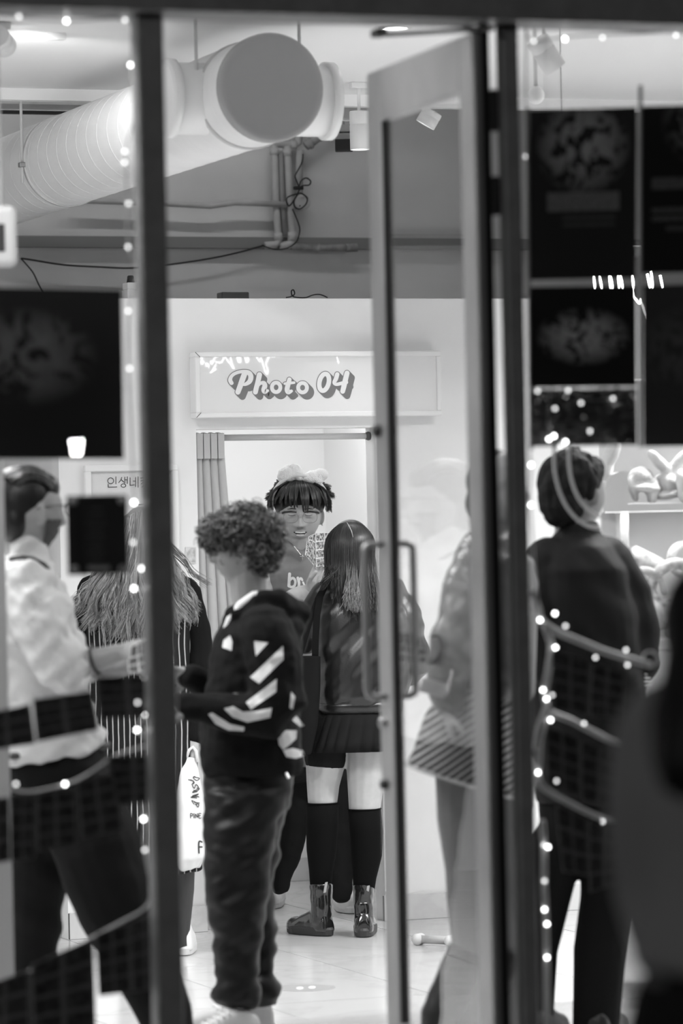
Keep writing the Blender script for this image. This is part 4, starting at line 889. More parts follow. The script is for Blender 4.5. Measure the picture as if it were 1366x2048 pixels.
def head(mb, c, face, up=ZU, s=1.0, nu=72, nv=56, mouth=0.0, jaw=1.0, wide=1.0):
    """closed head surface with brow, sockets, nose, lips and chin; c is mid-head at the eye line"""
    face = face.normalized(); side = face.cross(up).normalized(); up = side.cross(face)
    def pt(t, q):
        nx, ny, nz = math.sin(t) * math.sin(q), math.sin(t) * math.cos(q), math.cos(t)
        x, y, z = 0.077 * wide * nx, 0.095 * ny, 0.117 * nz; k = max(0.0, -nz)
        x *= 1 - 0.26 * k ** 1.7 * (2 - jaw)
        if ny < 0: y *= 1 - 0.5 * k
        else: y *= (1 - 0.10 * k) * (1 - 0.05 * max(0, nz))
        if ny > 0.05:
            f = min(1, ny * 1.6); G = lambda a, b: math.exp(-(a / b) ** 2)
            nsz = max(0.0, min(1.0, (0.024 - z) / 0.062)) if z > -0.040 else max(0.0, 1 - (-0.040 - z) / 0.007)
            d = 0.023 * nsz * G(x, 0.0095 + 0.006 * nsz) if -0.047 < z < 0.024 else 0.0
            d += 0.004 * (G(abs(x) - 0.014, 0.007) * G(z + 0.036, 0.008))
            d -= 0.011 * G(abs(x) - 0.032, 0.016) * G(z - 0.006, 0.013)
            d += 0.0045 * G(abs(x) - 0.03, 0.022) * G(z - 0.028, 0.009)
            d += 0.005 * G(abs(x) - 0.044, 0.018) * G(z + 0.026, 0.02)
            d += 0.0065 * G(x, 0.021) * (G(z + 0.060, 0.006) + G(z + 0.074 + mouth, 0.007)) - 0.006 * G(x, 0.022) * G(z + 0.067 + mouth / 2, 0.003 + mouth * 0.6) - 0.004 * G(x, 0.02) * G(z + 0.086 + mouth, 0.006)
            d += 0.007 * G(x, 0.022) * G(z + 0.102, 0.012)
            y += d * f
        return c + (side * x + face * y + up * z) * s
    qs = [2 * math.pi * j / nu for j in range(nu)]
    rings = [[pt(math.pi * i / nv, q) for q in qs] for i in range(1, nv)]
    mb.loft(rings, cap=True)
    for sg in (-1, 1):
        ec = c + (side * (0.080 * sg) - face * 0.006 - up * 0.012) * s
        mb.ellipsoid(ec, ((face * 0.75 - side * sg * -0.65).normalized() * 0.019 * s, side * 0.009 * s, up * 0.033 * s), 12, 8)
    return lambda x, y, z: c + (side * x + face * y + up * z) * s
def hand(mb, w, f, n, sg=1, s=1.0, curl=0.5, spread=0.1):
    """palm and five fingers: w wrist, f pointing direction, n palm normal, sg thumb side"""
    f = f.normalized(); n = (n - f * n.dot(f)).normalized(); sd = f.cross(n) * sg
    pl = []
    for t, hw, th in ((0.0, 0.026, 0.019), (0.025, 0.036, 0.018), (0.06, 0.041, 0.015), (0.09, 0.039, 0.012)):
        c = w + f * t * s
        pl.append([c + (sd * hw * math.copysign(abs(math.cos(q)) ** 0.7, math.cos(q)) + n * th * math.copysign(abs(math.sin(q)) ** 0.8, math.sin(q))) * s for q in [2 * math.pi * j / 14 for j in range(14)]])
    mb.loft(pl)
    for i, L in enumerate((0.070, 0.078, 0.073, 0.057)):
        off = 0.030 - 0.0205 * i; b = w + (f * (0.082 - 0.004 * abs(i - 1)) + sd * off) * s; d = (f + sd * (off * spread * 12)).normalized(); pts = [b]; rr = [0.0098 * s]
        for k, fr_ in enumerate((0.44, 0.31, 0.25)):
            a = curl * (0.6 + 0.5 * k) * (1 + 0.08 * i); d2 = (d * math.cos(a) + n * math.sin(a)).normalized()
            pts.append(pts[-1] + d2 * (L * fr_ * s)); rr.append((0.0088 - 0.0008 * k) * s); d = d2; n_ = n
        mb.tube(pts, rr, 8, round_ends=True)
    b = w + (f * 0.028 + sd * 0.030) * s; d = (f * 0.62 + sd * 0.66 + n * (0.3 + 0.4 * curl)).normalized(); p2 = b + d * 0.036 * s; d = (f * 0.9 + sd * 0.15 + n * (0.2 + 0.5 * curl)).normalized(); p3 = p2 + d * 0.028 * s
    mb.tube([w + f * 0.012 * s + sd * 0.014 * s, b, p2, p3], [0.014 * s, 0.0125 * s, 0.0105 * s, 0.009 * s], 8, round_ends=True)
def shoe(root, heel, d, L=0.28, Wd=0.10, H=0.085, m=None, ms=None, boot=0.0, mid=0.026, laces=True, name='shoe', shaft_to=None, ms_h=None, shaft_r=None):
    d = V((d.x, d.y, 0)).normalized(); sd = d.cross(ZU); heel = V((heel.x, heel.y, 0.0)); n = 20
    prof = [(0.0, .26, .55), (0.04, .36, .86), (0.14, .40, 1.05), (0.30, .40, 1.10), (0.44, .41, 1.0), (0.58, .45, .80), (0.72, .49, .66), (0.86, .46, .60), (0.95, .34, .50), (1.0, .16, .30)]
    up_ = MB(); rings = []
    for t, hw, hh in prof:
        c = heel + d * (L * t); rg = []
        for j in range(n):
            q = 2 * math.pi * j / n; a, b = math.cos(q), math.sin(q)
            z = mid * 0.6 + (H * hh if b > 0 else 0.006) * math.copysign(abs(b) ** 0.8, b)
            rg.append(c + sd * (Wd * hw * math.copysign(abs(a) ** 0.75, a)) + ZU * max(z, mid * 0.3))
        rings.append(rg)
    up_.loft(rings)
    if boot: up_.tube([heel + d * (L * 0.20) + ZU * 0.05, heel + d * (L * 0.19) + ZU * (boot * 0.6), shaft_to or (heel + d * (L * 0.2) + ZU * boot)], [shaft_r * .9 if shaft_r else Wd * 0.42, shaft_r * .9 if shaft_r else Wd * 0.40, shaft_r or Wd * 0.46], 20)
    o = up_.remesh(name, m, root, 0.005, 3, fold=[(0.002, (30, 30, 30), 2.0)] if boot else None)
    so = MB(); rr = []
    for z, k in ((0.001, 0.96), (0.004, 1.04), (mid * 0.75, 1.07), (mid, 1.02)):
        rg = []
        for j in range(28):
            q = 2 * math.pi * j / 28; a, b = math.cos(q), math.sin(q); t = 0.5 - 0.5 * a
            hw = np.interp(t, [p[0] for p in prof], [p[1] for p in prof]); tt = 0.5 + (t - 0.5) * (1.03 * k)
            rg.append(heel + d * (L * tt) + sd * (Wd * hw * 1.02 * k * math.copysign(abs(b) ** 0.6, b)) + ZU * z)
        rr.append(rg)
    so.loft(rr).out('sole', ms, o, smooth=False)
    if laces:
        for k in range(5):
            t = 0.40 + 0.065 * k; hh = np.interp(t, [p[0] for p in prof], [p[2] for p in prof]); c = heel + d * (L * t) + ZU * (mid * 0.6 + H * hh + 0.001)
            MB().tube([c - sd * 0.026 - ZU * 0.010, c - sd * 0.012, c + sd * 0.012 + ZU * 0.001, c + sd * 0.026 - ZU * 0.010], 0.0032, 6).out('lace', ms_h or ms, o, smooth=True)
    return o
def strands(name, paths, mats, parent, r=0.0035, n=4, taper=0.35, root=1.0):
    """hair: many locks as thin tubes in one mesh, mats chosen per lock; paths = [(points, material index)]"""
    mb = MB(); idx = []
    for pts, k in paths:
        c0 = len(mb.f); m = len(pts); mb.tube(pts, [r * (1 - (1 - taper) * (i / (m - 1)) ** 2) * min(1, root + (1 - root) * 3 * i / (m - 1)) for i in range(m)], n); idx += [k] * (len(mb.f) - c0)
    me = mb.mesh(); o = link(name, me, mats, parent, smooth=True); me.polygons.foreach_set('material_index', idx); return o
def bvh_of(o):
    me = o.data; w = wloc(o); return BVHTree.FromPolygons([v.co + w for v in me.vertices], [tuple(p.vertices) for p in me.polygons])
def decal(name, fig, poly, target, m, step=3.0, lift=0.0025, label=None, sub=None):
    """flat print laid onto a garment: a pixel polygon filled with a fine grid and dropped on the cloth"""
    bv = target if isinstance(target, BVHTree) else bvh_of(target); parent = sub
    pts = [V((x, y, 0)) for x, y in poly]; me = bpy.data.meshes.new('d'); bm = bmesh.new()
    vs = [bm.verts.new(p) for p in pts]; bm.faces.new(vs); bmesh.ops.triangulate(bm, faces=bm.faces[:])
    for _ in range(6):
        es = [e for e in bm.edges if e.calc_length() > step]
        if not es: break
        bmesh.ops.subdivide_edges(bm, edges=es, cuts=1, use_grid_fill=False); bmesh.ops.triangulate(bm, faces=bm.faces[:])
    for v in bm.verts:
        d = ray(v.co.x, v.co.y).normalized(); hit = bv.ray_cast(CAM, d)
        v.co = (hit[0] - d * lift) if hit[0] is not None else P(v.co.x, v.co.y, fig.z)
    L = [e.calc_length() for e in bm.edges]; bad = [e for e in bm.edges if e.calc_length() > 0.05]
    if bad: bmesh.ops.delete(bm, geom=list({f for e in bad for f in e.link_faces}), context='FACES')
    if bm.faces:      # keep only the largest connected piece
        seen = set(); best = []
        for f0 in bm.faces:
            if f0 in seen: continue
            st = [f0]; seen.add(f0); grp = []
            while st:
                f = st.pop(); grp.append(f)
                for e in f.edges:
                    for g in e.link_faces:
                        if g not in seen: seen.add(g); st.append(g)
            if len(grp) > len(best): best = grp
        bs = set(best); bmesh.ops.delete(bm, geom=[f for f in bm.faces if f not in bs], context='FACES')
    bm.to_mesh(me); bm.free(); return link(name, me, m, parent, smooth=True, label=label)
def decal_strokes(name, sts, target, m, parent, lift=0.002, k=4, label=None):
    bv = bvh_of(target); mb = MB()
    for pts, r in sts:
        v, f = ribbon(pts, r, k, 3); q = []
        for a, b, e_ in v:
            d = ray(a, b).normalized(); h = bv.ray_cast(CAM, d)
            q.append(h[0] - d * (lift + e_) if h[0] is not None else None)
        if any(x is None for x in q): continue
        mb.add(q, f)
    return mb.out(name, m, parent, label=label) if mb.v else None
def rv(rnd): return V((rnd.gauss(0, 1), rnd.gauss(0, 1), rnd.gauss(0, 1)))
def glasses(hp, root, m_rim, m_glass=None, half=0.034, y=0.108, z=0.002, rx=0.025, rz=0.019, ty=-0.01, browline=None):
    g = MB()
    eyes = []
    for sg in (-1, 1):
        ring_ = [hp(sg * half + rx * math.copysign(abs(math.cos(q)) ** 0.75, math.cos(q)), y - 0.004 * abs(math.cos(q)), z + rz * math.copysign(abs(math.sin(q)) ** 0.8, math.sin(q))) for q in [2 * math.pi * i / 28 for i in range(28)]]
        g.tube(ring_, 0.0014, 6, closed=True); eyes.append(ring_)
        g.tube([hp(sg * (half + rx), y - 0.004, z + 0.012), hp(sg * 0.074, y - 0.018, z + 0.013), hp(sg * 0.080, ty + 0.03, z + 0.010), hp(sg * 0.081, ty - 0.01, z + 0.002)], 0.0018, 6)
    g.tube([hp(-half + rx, y, z + 0.006), hp(0, y + 0.004, z + 0.010), hp(half - rx, y, z + 0.006)], 0.0014, 6)
    o = g.out('glasses', m_rim, root, smooth=True)
    if browline:
        for sg in (-1, 1):
            MB().tube([hp(sg * (half - rx * 0.8), y + 0.001, z + rz * 0.92), hp(sg * half, y + 0.001, z + rz + 0.001), hp(sg * (half + rx * 0.9), y, z + rz * 0.95), hp(sg * (half + rx + 0.006), y - 0.005, z + rz * 0.75)], [0.0026, 0.0040, 0.0046, 0.0042], 8).out('brow_bar', browline, o, smooth=True)
    if m_glass:
        for rg in eyes:
            c = sum(rg, V((0, 0, 0))) / len(rg); MB().add(rg + [c], [(i, (i + 1) % 28, 28) for i in range(28)]).out('lens', m_glass, o)
    return o
# ================================================================== boy with curly hair, black hoodie (profile, facing left)
root = person(490, 2084, 'person in a black striped hoodie and baggy black trousers, with curly hair')
fg = Fig(root, 11.7); W = fg.W
M_hood = mat('hoodie_black', 0.0045, 0.85, spec=0.12, bump=0.1, bscale=120); M_print = mat('hoodie_print', 0.5, 0.6, bump=0.15, bscale=90); M_trou = mat('trouser_black', 0.0045, 0.55, spec=0.22)
fdir = -R0 - D0 * 0.12
b = MB(); hp = head(b, W(487, 1097), fdir, s=1.0)
fg.limb(b, [(494, 1140, 0, .058), (498, 1190, 0, .058), (508, 1250, 0, .06)])
fg.limb(b, [(510, 1275, 0, .085), (505, 1340, 0, .085)])
fg.limb(b, [(525, 1270, -.13, .055), (548, 1415, -.21, .045), (470, 1412, -.22, .04), (385, 1410, -.22, .027)]); hand(b, W(388, 1410, -.22), -R0 + ZU * 0.02, D0 * 0.6 - ZU * 0.8, 1, 1.0, 0.55)
fg.limb(b, [(505, 1270, .13, .055), (480, 1395, .2, .045), (430, 1375, .16, .04), (388, 1352, .12, .027)]); hand(b, W(390, 1353, .12), -R0 + ZU * 0.1, -D0 * 0.6 - ZU * 0.8, -1, 1.0, 0.55)
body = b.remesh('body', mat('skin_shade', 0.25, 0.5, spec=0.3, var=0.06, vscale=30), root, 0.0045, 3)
h = MB(); fg.sec(h, [(1212, 470, 560, .11), (1232, 448, 588, .15), (1265, 432, 602, .19), (1330, 416, 604, .20), (1420, 403, 600, .20), (1490, 398, 604, .20), (1530, 400, 608, .195), (1548, 410, 602, .185)])
fg.limb(h, [(532, 1262, -.15, .085), (548, 1330, -.19, .088), (556, 1405, -.22, .082), (540, 1432, -.23, .076), (470, 1428, -.235, .062), (410, 1413, -.22, .048), (378, 1411, -.22, .044)])
fg.limb(h, [(510, 1262, .15, .08), (485, 1390, .2, .07), (440, 1378, .17, .055), (384, 1353, .12, .040)])
# hood lying on the back
fg.limb(h, [(470, 1232, -.10, .035), (510, 1212, -.11, .042), (555, 1212, -.09, .05), (592, 1232, -.02, .05), (590, 1235, .05, .05), (550, 1215, .1, .045), (500, 1215, .1, .04)])
h.ellipsoid(W(575, 1250, 0), (R0 * .062, D0 * .13, ZU * .05), 18, 12)
hood = h.remesh('hoodie', M_hood, root, 0.0065, 4, fold=[(0.010, (9, 9, 16, 0.5), 3.0), (0.004, (26, 26, 34), 8.0)])
MB().tube([W(x, y, d) for x, y, d in ((452, 1262, -.10), (462, 1238, -.115), (482, 1212, -.125), (508, 1193, -.115), (530, 1190, -.08))], [.012, .015, .017, .017, .014], 10, round_ends=True).out('shirt_collar', mat('tee_white', 0.62, 0.7), root, smooth=True)
C7 = lambda l: [(360 + x * .3223, 900 + y * .3223) for x, y in l]
for poly in ([(460, 1185), (548, 1195), (470, 1280)], [(640, 1215), (642, 1300), (490, 1450), (435, 1410)], [(600, 1420), (597, 1500), (440, 1610), (410, 1565)], [(272, 1605), (330, 1590), (390, 1625), (470, 1620), (570, 1600), (560, 1660), (420, 1690), (330, 1660)],
             [(175, 1640), (200, 1630), (310, 1700), (400, 1720), (395, 1745), (300, 1740), (220, 1700)], [(690, 1500), (715, 1530), (700, 1610), (680, 1600)], [(690, 1640), (715, 1640), (772, 1710), (750, 1720), (700, 1680)], [(605, 1770), (660, 1738), (725, 1740), (722, 1790), (680, 1830), (640, 1860), (615, 1830)], [(640, 1862), (700, 1850), (765, 1865), (775, 1895), (720, 1915), (660, 1905)], [(270, 1180), (310, 1150), (325, 1190), (320, 1245), (262, 1225)]):
    decal('stripe_print', fg, C7(poly), hood, M_print, 3.0, sub=root)
MB().tube([W(572, 1546, -.19), W(577, 1556, -.195)], 0.004, 6).out('cord_tip', mat('metal_tip', 0.6, 0.3, metal=0.8), root)
t = MB(); fg.sec(t, [(1528, 412, 594, .15), (1580, 410, 588, .16), (1620, 410, 575, .15)])
fg.sec(t, [(1580, 409, 575, .11, -.06), (1650, 408, 560, .11, -.08), (1720, 407, 548, .105, -.09), (1800, 413, 536, .10, -.1), (1880, 424, 526, .09, -.1), (1955, 436, 516, .075, -.1), (1975, 424, 524, .085, -.1), (1996, 422, 528, .085, -.1), (2012, 444, 516, .06, -.1)])
fg.sec(t, [(1580, 470, 584, .11, .08), (1700, 462, 556, .10, .1), (1790, 480, 550, .09, .1), (1850, 488, 554, .085, .1), (1950, 500, 552, .07, .1), (1972, 496, 558, .08, .1), (1990, 498, 562, .08, .1), (2010, 512, 552, .055, .1)])
tr = t.remesh('trousers', M_trou, root, 0.007, 4, fold=[(0.012, (7, 7, 18, 0.5), 1.0), (0.007, (11, 11, 30, -0.5), 5.0)])
g = onZ(520, 2092); shoe(root, g + D0 * -0.06, -R0 - D0 * 0.55, 0.28, 0.10, 0.10, mat('shoe_grey', 0.4, 0.6), M_sole, mid=0.03)
g = onZ(545, 2064); shoe(root, g, -R0 - D0 * 0.35, 0.28, 0.10, 0.10, mat('shoe_grey', 0.4, 0.6), M_sole, mid=0.03)
# curly hair: scalp volume covered with curls
hv = MB(); hv.ellipsoid(hp(0, -0.004, 0.042), (R0 * 0.108, D0 * 0.10, ZU * 0.078), 24, 16); hv.ellipsoid(hp(0, -0.048, -0.002), (R0 * 0.056, D0 * 0.088, ZU * 0.072), 20, 14); hv.ellipsoid(hp(0, 0.056, 0.046), (R0 * 0.068, D0 * 0.084, ZU * 0.05), 20, 14)
hr = hv.remesh('hair', M_hairM, root, 0.006, 2, fold=[(0.012, (45, 45, 45), 0.0)])
rnd = random.Random(5); bv = bvh_of(hr); pths = []
me = hr.data; off = wloc(hr)
for i in range(900):
    v = me.vertices[rnd.randrange(len(me.vertices))]; c = v.co + off + v.normal * rnd.uniform(-.004, .012); a = rv(rnd).normalized(); b_ = a.orthogonal().normalized(); cc = a.cross(b_); r = rnd.uniform(.008, .017); tn = rnd.uniform(1.0, 1.9)
    pths.append(([c + b_ * r * math.cos(q) + cc * r * math.sin(q) + a * (q * .0022) for q in [tn * 2 * math.pi * k / 11 for k in range(12)]], 0 if rnd.random() < .6 else 1))
strands('curls', pths, [M_hairM, mat('hair_curl_light', 0.11, 0.4)], hr, 0.0026, 4)
eb = hp(0, 0, 0)
for sg in (-1, 1):
    MB().ellipsoid(hp(sg * .032, .078, .006), (R0 * .010, D0 * .010, ZU * .008), 12, 8).out('eye', mat('eye_dark', 0.05, 0.2), root, smooth=True)
# ================================================================== man in white shirt at the left (seen from behind his right shoulder)
root = person(150, 2140, 'person in a white shirt with rolled sleeves and dark trousers, slicked back hair and beard')
fg = Fig(root, 11.1); W = fg.W
M_shirt = mat('shirt_white', 0.6, 0.75, spec=0.3); M_dk = mat('trouser_dark', 0.006, 0.8, spec=0.12)
fdir = R0 * 0.86 + D0 * 0.5
b = MB(); hp = head(b, W(62, 1024), fdir, s=1.0)
fg.limb(b, [(55, 1060, 0, .06), (52, 1110, 0, .06), (50, 1160, 0, .075)]); fg.limb(b, [(60, 1215, 0, .11), (75, 1300, 0, .11)])
fg.limb(b, [(55, 1180, -.1, .055), (118, 1338, -.2, .046), (165, 1328, -.21, .041), (200, 1318, -.22, .033), (236, 1306, -.22, .027)])
hand(b, W(234, 1307, -.22), R0 + ZU * 0.22, D0 * 0.5 - ZU * 0.85, -1, 1.0, 0.42)
fg.limb(b, [(75, 1190, .13, .05), (150, 1330, .16, .043), (215, 1335, .06, .036), (262, 1330, -.08, .027)]); hand(b, W(260, 1330, -.08), R0 + ZU * 0.1, -D0 * 0.6 + ZU * 0.6, 1, 1.0, 0.6)
body = b.remesh('body', M_skin, root, 0.0045, 3)
h = MB(); fg.sec(h, [(1078, 22, 88, .065), (1108, 16, 96, .075), (1130, -6, 108, .12), (1165, -22, 124, .17), (1230, -26, 148, .19), (1310, -22, 166, .185), (1400, -14, 186, .17), (1470, -6, 204, .17), (1515, -4, 212, .165, 0, .025)])
fg.limb(h, [(52, 1178, -.12, .085), (82, 1250, -.17, .085), (112, 1320, -.2, .078), (128, 1342, -.2, .068)])
fg.limb(h, [(104, 1316, -.2, .066), (136, 1326, -.205, .062), (158, 1328, -.21, .050)])
fg.limb(h, [(75, 1190, .14, .08), (140, 1320, .17, .065), (170, 1330, .14, .05)])
sh = h.remesh('shirt', M_shirt, root, 0.0065, 4, fold=[(0.020, (7, 7, 17, -0.9), 2.0), (0.010, (15, 15, 30, 0.7), 6.0)])
MB().tube([W(x, y, d) for x, y, d in ((20, 1118, -.10), (44, 1114, -.135), (66, 1117, -.135), (88, 1128, -.11), (104, 1146, -.06))], 0.006, 8).out('neck_strap', mat('strap_black', 0.02, 0.5), root, smooth=True)
mb = MB(); q = W(190, 1320, -.22); ax_ = (W(200, 1318, -.22) - W(165, 1328, -.21)).normalized(); u_ = ax_.orthogonal().normalized(); w_ = ax_.cross(u_)
mb.tube([q + (u_ * math.cos(a) + w_ * math.sin(a)) * 0.041 for a in [2 * math.pi * i / 24 for i in range(24)]], 0.005, 8, closed=True).out('wristband', mat('strap_black', 0.02, 0.5), root, smooth=True)
t = MB(); fg.sec(t, [(1490, 2, 208, .14), (1545, 4, 226, .16), (1600, 10, 240, .16)])
fg.limb(t, [(155, 1590, -.04, .125), (200, 1710, -.1, .130), (238, 1815, -.12, .120), (292, 1935, -.14, .098), (340, 2050, -.15, .075), (352, 2105, -.15, .065)], 18)
fg.limb(t, [(85, 1600, .05, .11), (78, 1720, .1, .095), (70, 1850, .14, .078), (66, 1990, .18, .06), (66, 2090, .2, .055)], 18)
t.remesh('trousers', M_dk, root, 0.008, 4, fold=[(0.010, (7, 7, 15, 0.6), 4.0)])
MB().tube([W(18 + 200 * k / 10, 1512 - 14 * (k / 10) ** 2 * 1.6, -.15 + 0.12 * (k / 10) ** 2) for k in range(11)], 0.010, 8).out('belt', mat('strap_black', 0.02, 0.5), root, smooth=True)
f1 = W(345, 2120, -.15); f2 = W(66, 2110, .2)
shoe(root, V((f1.x, f1.y, 0)) - R0 * 0.05, R0, 0.28, 0.10, 0.09, mat('shoe_black', 0.02, 0.4), mat('sole_black', 0.03, 0.6), laces=False)
shoe(root, V((f2.x, f2.y, 0)) - R0 * 0.05, R0, 0.28, 0.10, 0.09, mat('shoe_black', 0.02, 0.4), mat('sole_black', 0.03, 0.6), laces=False)
hv = MB(); hv.ellipsoid(hp(0, -.022, .034), (fdir.normalized() * .100, fdir.cross(ZU).normalized() * .077, ZU * .090), 24, 16); hv.ellipsoid(hp(0, -.064, -.02), (fdir.normalized() * .046, fdir.cross(ZU).normalized() * .066, ZU * .066), 20, 14); hv.ellipsoid(hp(0, .035, .068), (fdir.normalized() * .052, fdir.cross(ZU).normalized() * .062, ZU * .048), 20, 14)
hr = hv.remesh('hair', M_hairD, root, 0.006, 3)
rnd = random.Random(8); pths = []
for i in range(150):
    x = rnd.uniform(-.07, .07); k = 1 - (x / .085) ** 2; k = math.sqrt(max(.05, k)); pts = []
    for j in range(9):
        a = math.radians(28 + 110 * j / 8); pts.append(hp(x * (1 - .1 * j / 8), -.022 + .108 * k * math.cos(a), .034 + .100 * k * math.sin(a) + rnd.uniform(-.002, .003)))
    pths.append((pts, 0 if rnd.random() < .55 else 1))
strands('combed_hair', pths, [M_hairD, mat('hair_sheen', 0.09, 0.35)], hr, 0.0032, 4)
# beard: thickened patch of the lower face
bm = bmesh.new(); bm.from_mesh(body.data); iw = wloc(body); c0 = hp(0, 0, 0); fn = fdir.normalized(); sn = fn.cross(ZU).normalized(); kill = []
for f in bm.faces:
    p = f.calc_center_median() + iw - c0; y, z, x = p.dot(fn), p.z, abs(p.dot(sn))
    ok = (-0.112 < z < -0.022 - 0.6 * max(0, y - .03) * 0 and y > 0.012 and not (z > -.052 and x < .046 and y > .055))
    ok = ok and not (x < .02 and -.080 < z < -.056)
    if not ok: kill.append(f)
bmesh.ops.delete(bm, geom=kill, context='FACES')
for v in bm.verts: v.co += v.normal * 0.003
me = bpy.data.meshes.new('beard'); bm.to_mesh(me); bm.free(); o = bpy.data.objects.new('beard', me); me.materials.clear(); me.materials.append(mat('beard_stubble', 0.075, 0.8, var=0.4, vscale=200)); COL.objects.link(o); o.parent = root
glasses(hp, root, mat('frame_dark', 0.05, 0.3), None, z=0.006)
# prints in his hand
for i, c in enumerate(([(262, 1292), (300, 1276), (318, 1328), (258, 1342)], [(280, 1282), (322, 1272), (330, 1334), (284, 1344)], [(256, 1318), (316, 1300), (322, 1340), (258, 1346)])):
    sheet('photo_print', c, W(290, 1310, -.3).y - 0.01 * i, print_grid('held_print_%d' % i, 3, 2, .10, .85, .03, .4, 40 + i, 12), 'glossy photo print held by the person in the white shirt, %s of the bunch' % ['backmost', 'middle', 'frontmost'][i], 'photo', 'prints in the hand of the person in the white shirt', 0.0012, bend=0.006)
# ================================================================== woman with long wavy hair, from behind
root = person(300, 1912, 'person with very long wavy fair hair in a dark pinstriped dress, seen from behind')
fg = Fig(root, 14.2); W = fg.W
def pinstripe():
    m = mat('pinstripe_cloth', 0.008, 0.8, spec=0.2); n = m.node_tree.nodes; L = m.node_tree.links; b = n['Principled BSDF']
    tc = n.new('ShaderNodeTexCoord'); dt = n.new('ShaderNodeVectorMath'); dt.operation = 'DOT_PRODUCT'; dt.inputs[1].default_value = tuple(R0)
    ns = n.new('ShaderNodeTexNoise'); ns.inputs['Scale'].default_value = 5; L.new(tc.outputs['Object'], ns.inputs['Vector'])
    L.new(tc.outputs['Object'], dt.inputs[0]); a = n.new('ShaderNodeMath'); a.operation = 'MULTIPLY_ADD'; a.inputs[1].default_value = 48; L.new(dt.outputs['Value'], a.inputs[0])
    k = n.new('ShaderNodeMath'); k.operation = 'MULTIPLY'; k.inputs[1].default_value = 0.9; L.new(ns.outputs['Fac'], k.inputs[0]); L.new(k.outputs[0], a.inputs[2])
    fr = n.new('ShaderNodeMath'); fr.operation = 'FRACT'; L.new(a.outputs[0], fr.inputs[0]); lt = n.new('ShaderNodeMath'); lt.operation = 'LESS_THAN'; lt.inputs[1].default_value = 0.17; L.new(fr.outputs[0], lt.inputs[0])
    mx = n.new('ShaderNodeMapRange'); mx.inputs['To Min'].default_value = 0.008; mx.inputs['To Max'].default_value = 0.45; L.new(lt.outputs[0], mx.inputs['Value']); L.new(mx.outputs[0], b.inputs['Base Color']); return m
M_pin = pinstripe(); M_bk = mat('knit_black', 0.006, 0.85, spec=0.12)
b = MB(); hp = head(b, W(284, 1082), D0 * 1.0 + R0 * 0.05, s=1.0, nu=40, nv=32)
fg.limb(b, [(284, 1110, 0, .055), (284, 1165, 0, .06)]); fg.limb(b, [(284, 1215, 0, .11), (280, 1300, 0, .11)])
fg.limb(b, [(370, 1195, 0, .045), (396, 1320, .04, .04), (392, 1420, -.02, .034), (386, 1490, -.05, .026)]); hand(b, W(386, 1488, -.05), -ZU, -R0, 1, 0.95, 0.9)
fg.limb(b, [(190, 1195, 0, .045), (165, 1320, .05, .04), (190, 1340, .18, .03)]); hand(b, W(190, 1340, .18), R0 + D0 * .5, ZU, 1, 0.95, 0.5)
b.remesh('body', M_skin_l, root, 0.006, 3)
h = MB(); fg.sec(h, [(1148, 225, 340, .07), (1170, 178, 378, .10), (1240, 170, 386, .12), (1340, 176, 380, .11), (1410, 172, 384, .12), (1520, 162, 396, .145), (1630, 160, 402, .15), (1742, 158, 404, .16)])
h.remesh('dress', M_pin, root, 0.008, 3, fold=[(0.010, (14, 14, 3), 3.0)])
c = MB(); fg.limb(c, [(368, 1185, 0, .062), (392, 1270, .02, .06), (398, 1340, .03, .055), (396, 1430, -.01, .046), (390, 1470, -.04, .04)]); fg.limb(c, [(186, 1182, 0, .062), (164, 1280, .03, .058), (168, 1330, .07, .05), (186, 1342, .15, .042)])
fg.limb(c, [(186, 1178, 0, .05), (280, 1168, -.02, .05), (368, 1178, 0, .05)])
c.remesh('cardigan', M_bk, root, 0.007, 3, fold=[(0.006, (12, 12, 20), 7.0)])
t = MB(); fg.limb(t, [(362, 1700, 0, .055), (366, 1780, 0, .042), (364, 1870, 0, .028), (364, 1895, 0, .03)]); fg.limb(t, [(250, 1700, 0, .055), (252, 1780, 0, .042), (254, 1870, 0, .028), (254, 1895, 0, .03)])
t.remesh('tights', mat('tights_black', 0.03, 0.5), root, 0.006, 2)
for px in (367, 256): g = onZ(px, 1912); shoe(root, g, D0, 0.25, 0.088, 0.10, M_wh, M_sole, mid=0.036)
